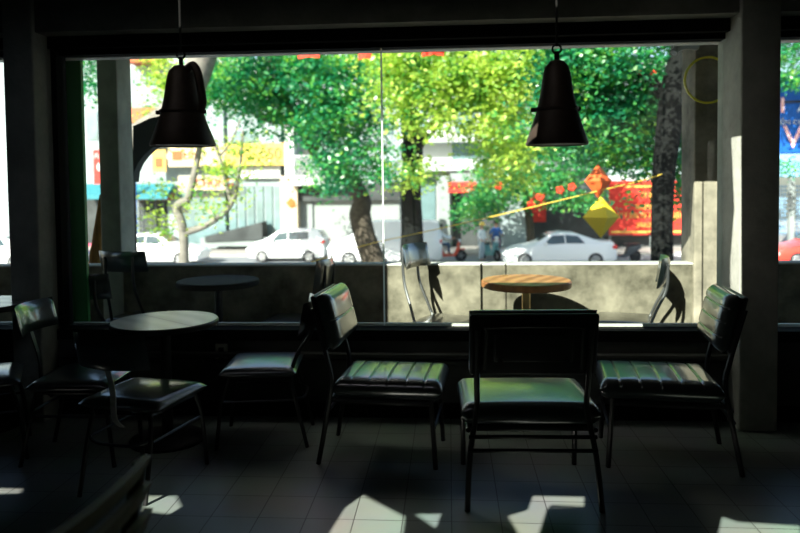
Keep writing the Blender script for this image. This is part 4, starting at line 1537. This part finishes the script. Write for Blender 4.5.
# large dark round parasol edge behind the left lamp
t = thing('dark_awning', 'dark curved awning on the street behind the left pendant lamp', 'awning', at_y(146, 150, 5.9))
b = MB()
vs = [at_y(x, y, 5.9) - t.location for x, y in ((133, 182), (134, 172), (138, 163), (144, 155), (152, 148), (160, 143), (170, 139), (170, 118), (160, 116), (150, 118), (140, 123), (133, 126))]
b.add([tuple(v) for v in vs] + [(v.x, v.y + 0.12, v.z) for v in vs],
      [tuple(range(12)), tuple(range(23, 11, -1))] + [(i, i + 12, (i + 1) % 12 + 12, (i + 1) % 12) for i in range(12)])
b.build('canopy', 'tarp', t, smooth=False)
b = MB()
q = at_y(131, 150, 5.96)
b.tube([q - t.location, Vector((q.x, q.y, ZG)) - t.location], 0.03, 8)
b.build('post', 'black', t)


# ------------------------------------------------------------------ trees
def leaves(clusters, size, droop=0.3):
    """clusters: (px, py, y, rx_px, ry_px, rdepth_m, count) -> array of leaf quads"""
    Vs = []
    size = size * 0.74
    for (px, py, y, rx, ry, rd, n) in clusters:
        n = int(n * 1.4)
        if py is None:
            c, kx = np.array(px), 1.0
        else:
            c = np.array(at_y(px, py, y))
            kx = y / FPX
        # sub clumps give a broken outline
        k = max(4, n // 85)
        d = rng.normal(size=(k, 3))
        d /= np.linalg.norm(d, axis=1, keepdims=True)
        rr = rng.random(k) ** 0.45
        cent = c + d * rr[:, None] * np.array([rx * kx, rd, ry * kx])
        idx = rng.integers(0, k, n)
        P = cent[idx] + rng.normal(size=(n, 3)) * np.array([1.15, 1.15, 0.55]) * (size * 2.2)
        a = rng.normal(size=(n, 3)) * np.array([1, 1, 0.5]) + np.array([0, 0, -droop])
        a /= np.linalg.norm(a, axis=1, keepdims=True)
        nn = rng.normal(size=(n, 3)) * 0.8 + np.array([-0.25, -0.5, 0.7])
        bdir = np.cross(a, nn)
        bdir /= np.linalg.norm(bdir, axis=1, keepdims=True) + 1e-9
        s = size * (0.6 + 0.8 * rng.random(n))[:, None]
        q = np.stack([P, P + a * s * 0.5 + bdir * s * 0.26, P + a * s, P + a * s * 0.5 - bdir * s * 0.26], axis=1)
        Vs.append(q)
    q = np.concatenate(Vs)
    return q.reshape(-1, 3), np.arange(len(q) * 4).reshape(-1, 4)


def tree(label, trunk, clusters, leaf, bark, size, y, branches=(), name='street_tree'):
    """trunk and branches: lists of (px, py, radius in px) at depth y"""
    base = at_y(trunk[0][0], trunk[0][1], y)
    t = thing(name, label, 'tree', (base.x, y, ZG))
    off = Vector((base.x, y, ZG))
    k = y / FPX

    def path(pl):
        pts = [at_y(a, b_, y + (dy[0] if dy else 0)) - off for a, b_, r_, *dy in pl]
        sp = smoothpts(pts, 5)
        rs = []
        for i in range(len(pl) - 1):
            for j in range(5):
                rs.append((pl[i][2] + (pl[i + 1][2] - pl[i][2]) * j / 5) * k)
        rs.append(pl[-1][2] * k)
        return sp, rs
    sp, rs = path(trunk)
    sp = [Vector((sp[0].x, sp[0].y, 0.0))] + sp
    rs = [rs[0] * 1.15] + rs
    b = MB(); b.tube(sp, rs, 12); b.build('trunk', bark, t)
    for br in branches:
        sp, rs = path(br)
        b = MB(); b.tube(sp, rs, 9); b.build('branch', bark, t)
    V, Fq = leaves(clusters, size)
    V = V - np.array(off)
    tag(arr_mesh('foliage', V, Fq, leaf, t), kind='stuff')
    return t


# nearest dark tree on the right
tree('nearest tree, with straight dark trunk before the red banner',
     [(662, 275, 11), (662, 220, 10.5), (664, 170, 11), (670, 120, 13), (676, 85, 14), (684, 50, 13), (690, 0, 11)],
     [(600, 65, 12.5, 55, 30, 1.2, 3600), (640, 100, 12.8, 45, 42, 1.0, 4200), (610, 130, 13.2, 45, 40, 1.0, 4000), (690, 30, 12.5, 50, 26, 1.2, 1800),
      (690, 170, 13.0, 14, 55, 0.5, 1300), (648, 158, 13.0, 30, 18, 0.6, 800), (570, 95, 13.5, 40, 50, 1.0, 3000), (560, 20, 12.5, 130, 22, 1.2, 3500), ((0.6, 6.3, 4.7), None, 0, 1.3, 1.6, 0.7, 2600), ((-1.4, 6.8, 5.2), None, 0, 1.4, 1.2, 0.8, 1300), (640, 196, 13, 14, 14, 0.3, 50), (684, 205, 13, 8, 12, 0.3, 50)],  # the two overhead clusters are unseen, added to shade trunk and leaves
     'leafshade', 'barkshade', 0.14, 11.5,
     [[(672, 110, 9), (655, 85, 6, 0.5), (625, 70, 4, 0.8), (590, 60, 2, 1.0)], [(674, 95, 8), (686, 75, 5, -0.1), (698, 60, 3, -0.2)]])
# bright tree in the middle
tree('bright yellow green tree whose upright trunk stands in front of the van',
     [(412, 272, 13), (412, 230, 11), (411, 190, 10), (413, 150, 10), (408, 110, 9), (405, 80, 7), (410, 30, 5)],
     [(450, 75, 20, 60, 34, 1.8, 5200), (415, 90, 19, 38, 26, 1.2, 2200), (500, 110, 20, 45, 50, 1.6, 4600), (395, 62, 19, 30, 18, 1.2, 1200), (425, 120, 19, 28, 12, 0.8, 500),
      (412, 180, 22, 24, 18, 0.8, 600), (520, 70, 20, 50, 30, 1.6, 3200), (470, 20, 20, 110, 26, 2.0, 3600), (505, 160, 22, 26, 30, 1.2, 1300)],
     'leafbright', 'barkshade', 0.2, 24.0,
     [[(413, 150, 7), (440, 120, 5, -2), (480, 95, 3, -3), (520, 80, 2, -3)], [(410, 120, 6), (395, 95, 4, -2), (385, 70, 2, -3)]])
# mid green mass lower centre right
tree('mid green tree whose drooping leaves hang above the people and the white sedan',
     [(530, 262, 4), (530, 225, 4), (524, 190, 4), (520, 150, 4), (515, 110, 3)],
     [(510, 180, 33, 36, 32, 1.5, 2400), (550, 186, 33, 34, 20, 1.5, 1100), (486, 195, 34, 18, 28, 1.2, 900), (470, 218, 34, 12, 12, 0.6, 300), (570, 150, 32, 36, 34, 1.5, 2200), (585, 205, 33, 12, 20, 1, 400), (540, 140, 33, 40, 30, 1.5, 2000)],
     'leafmid', 'bark', 0.26, 33.5)
# big leaning tree left of centre
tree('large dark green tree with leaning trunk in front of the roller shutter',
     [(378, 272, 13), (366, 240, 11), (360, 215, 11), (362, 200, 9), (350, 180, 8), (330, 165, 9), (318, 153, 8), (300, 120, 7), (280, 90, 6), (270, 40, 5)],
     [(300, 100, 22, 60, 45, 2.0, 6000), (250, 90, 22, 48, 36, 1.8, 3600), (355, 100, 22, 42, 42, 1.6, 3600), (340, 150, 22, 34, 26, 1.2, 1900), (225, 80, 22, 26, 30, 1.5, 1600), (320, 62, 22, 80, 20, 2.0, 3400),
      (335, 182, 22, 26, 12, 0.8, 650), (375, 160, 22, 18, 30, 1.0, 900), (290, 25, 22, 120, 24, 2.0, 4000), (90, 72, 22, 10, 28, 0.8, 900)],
     'leafshade', 'bark', 0.2, 25.5,
     [[(330, 165, 7), (345, 150, 5, -1), (365, 120, 3, -2), (372, 90, 2, -2)], [(300, 120, 6), (265, 118, 4, -1), (240, 100, 2, -2)]])
# young forked tree
tree('young tree with forked pale trunk and yellow green leaves before the parked sedan',
     [(184, 275, 5.2), (184, 245, 4.8), (182, 225, 4.6), (177, 207, 4.4), (188, 200, 4)],
     [(160, 214, 20, 12, 22, 0.6, 230), (196, 198, 20, 12, 14, 0.6, 110), (205, 150, 20, 14, 10, 0.7, 90), (226, 170, 20, 14, 26, 0.7, 240), (212, 213, 20, 10, 12, 0.5, 80), (240, 145, 20, 12, 30, 0.7, 330),
      (160, 190, 20, 12, 14, 0.6, 120), (236, 195, 20, 10, 14, 0.6, 70)],
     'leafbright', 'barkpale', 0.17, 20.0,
     [[(186, 232, 4), (205, 226, 3.2), (225, 212, 2.8), (235, 195, 2.4), (240, 165, 1.8), (243, 130, 1.2)], [(188, 200, 4), (194, 175, 3.4), (200, 145, 2.8), (204, 115, 1.8)],
      [(232, 203, 2.4), (225, 180, 2), (219, 155, 1.8), (208, 130, 1.2)], [(219, 157, 1.6), (232, 140, 1.2), (240, 120, 0.8)]], name='young_tree')
# leaning thick trunk behind left lamp with bright leaves
tree('tree with thick grey leaning trunk behind the left pendant lamp',
     [(114, 275, 10), (115, 220, 10), (117, 170, 11), (135, 138, 12), (165, 118, 13), (188, 92, 14), (203, 55, 14), (214, 0, 14)],
     [(163, 88, 26, 11, 24, 0.9, 750), (162, 60, 26, 10, 10, 0.8, 260), (160, 112, 26, 12, 12, 0.8, 300), (216, 75, 26, 16, 30, 1.0, 900)],
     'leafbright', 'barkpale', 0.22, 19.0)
# tree beyond right pillar
tree('dark tree above the blue billboard beyond the right pillar',
     [(835, 270, 8), (836, 200, 8), (830, 120, 7), (820, 60, 5)],
     [(800, 60, 30, 26, 26, 1.2, 1800), (790, 30, 30, 30, 26, 1.2, 1500), (783, 165, 31, 8, 12, 0.5, 200)],
     'leafshade', 'barkshade', 0.22, 32.0)
# red blossoms among the leaves
for i, (px, py) in enumerate(((640, 72), (653, 73), (662, 84), (499, 186), (560, 190), (572, 187), (540, 197), (531, 205))):
    p = at_y(px, py, 12.0 if py < 100 else 31.5)
    s_ = (0.055 if py < 100 else 0.2)
    b = MB()
    for k in range(5):
        a = 2 * PI * k / 5
        mt = Matrix.Rotation(a, 4, 'Y') @ Matrix.Translation((s_ * 0.55, 0, 0))
        b.lathe([(0.0, -s_ * 0.5), (s_ * 0.4, -s_ * 0.2), (s_ * 0.42, s_ * 0.15), (0.0, s_ * 0.5)], n=8, mtx=mt)
    o = b.build('red_flag', 'red')
    o.location = p
    tag(o, 'red cluster hanging among the green leaves', 'decoration', 'red clusters in the leaves')
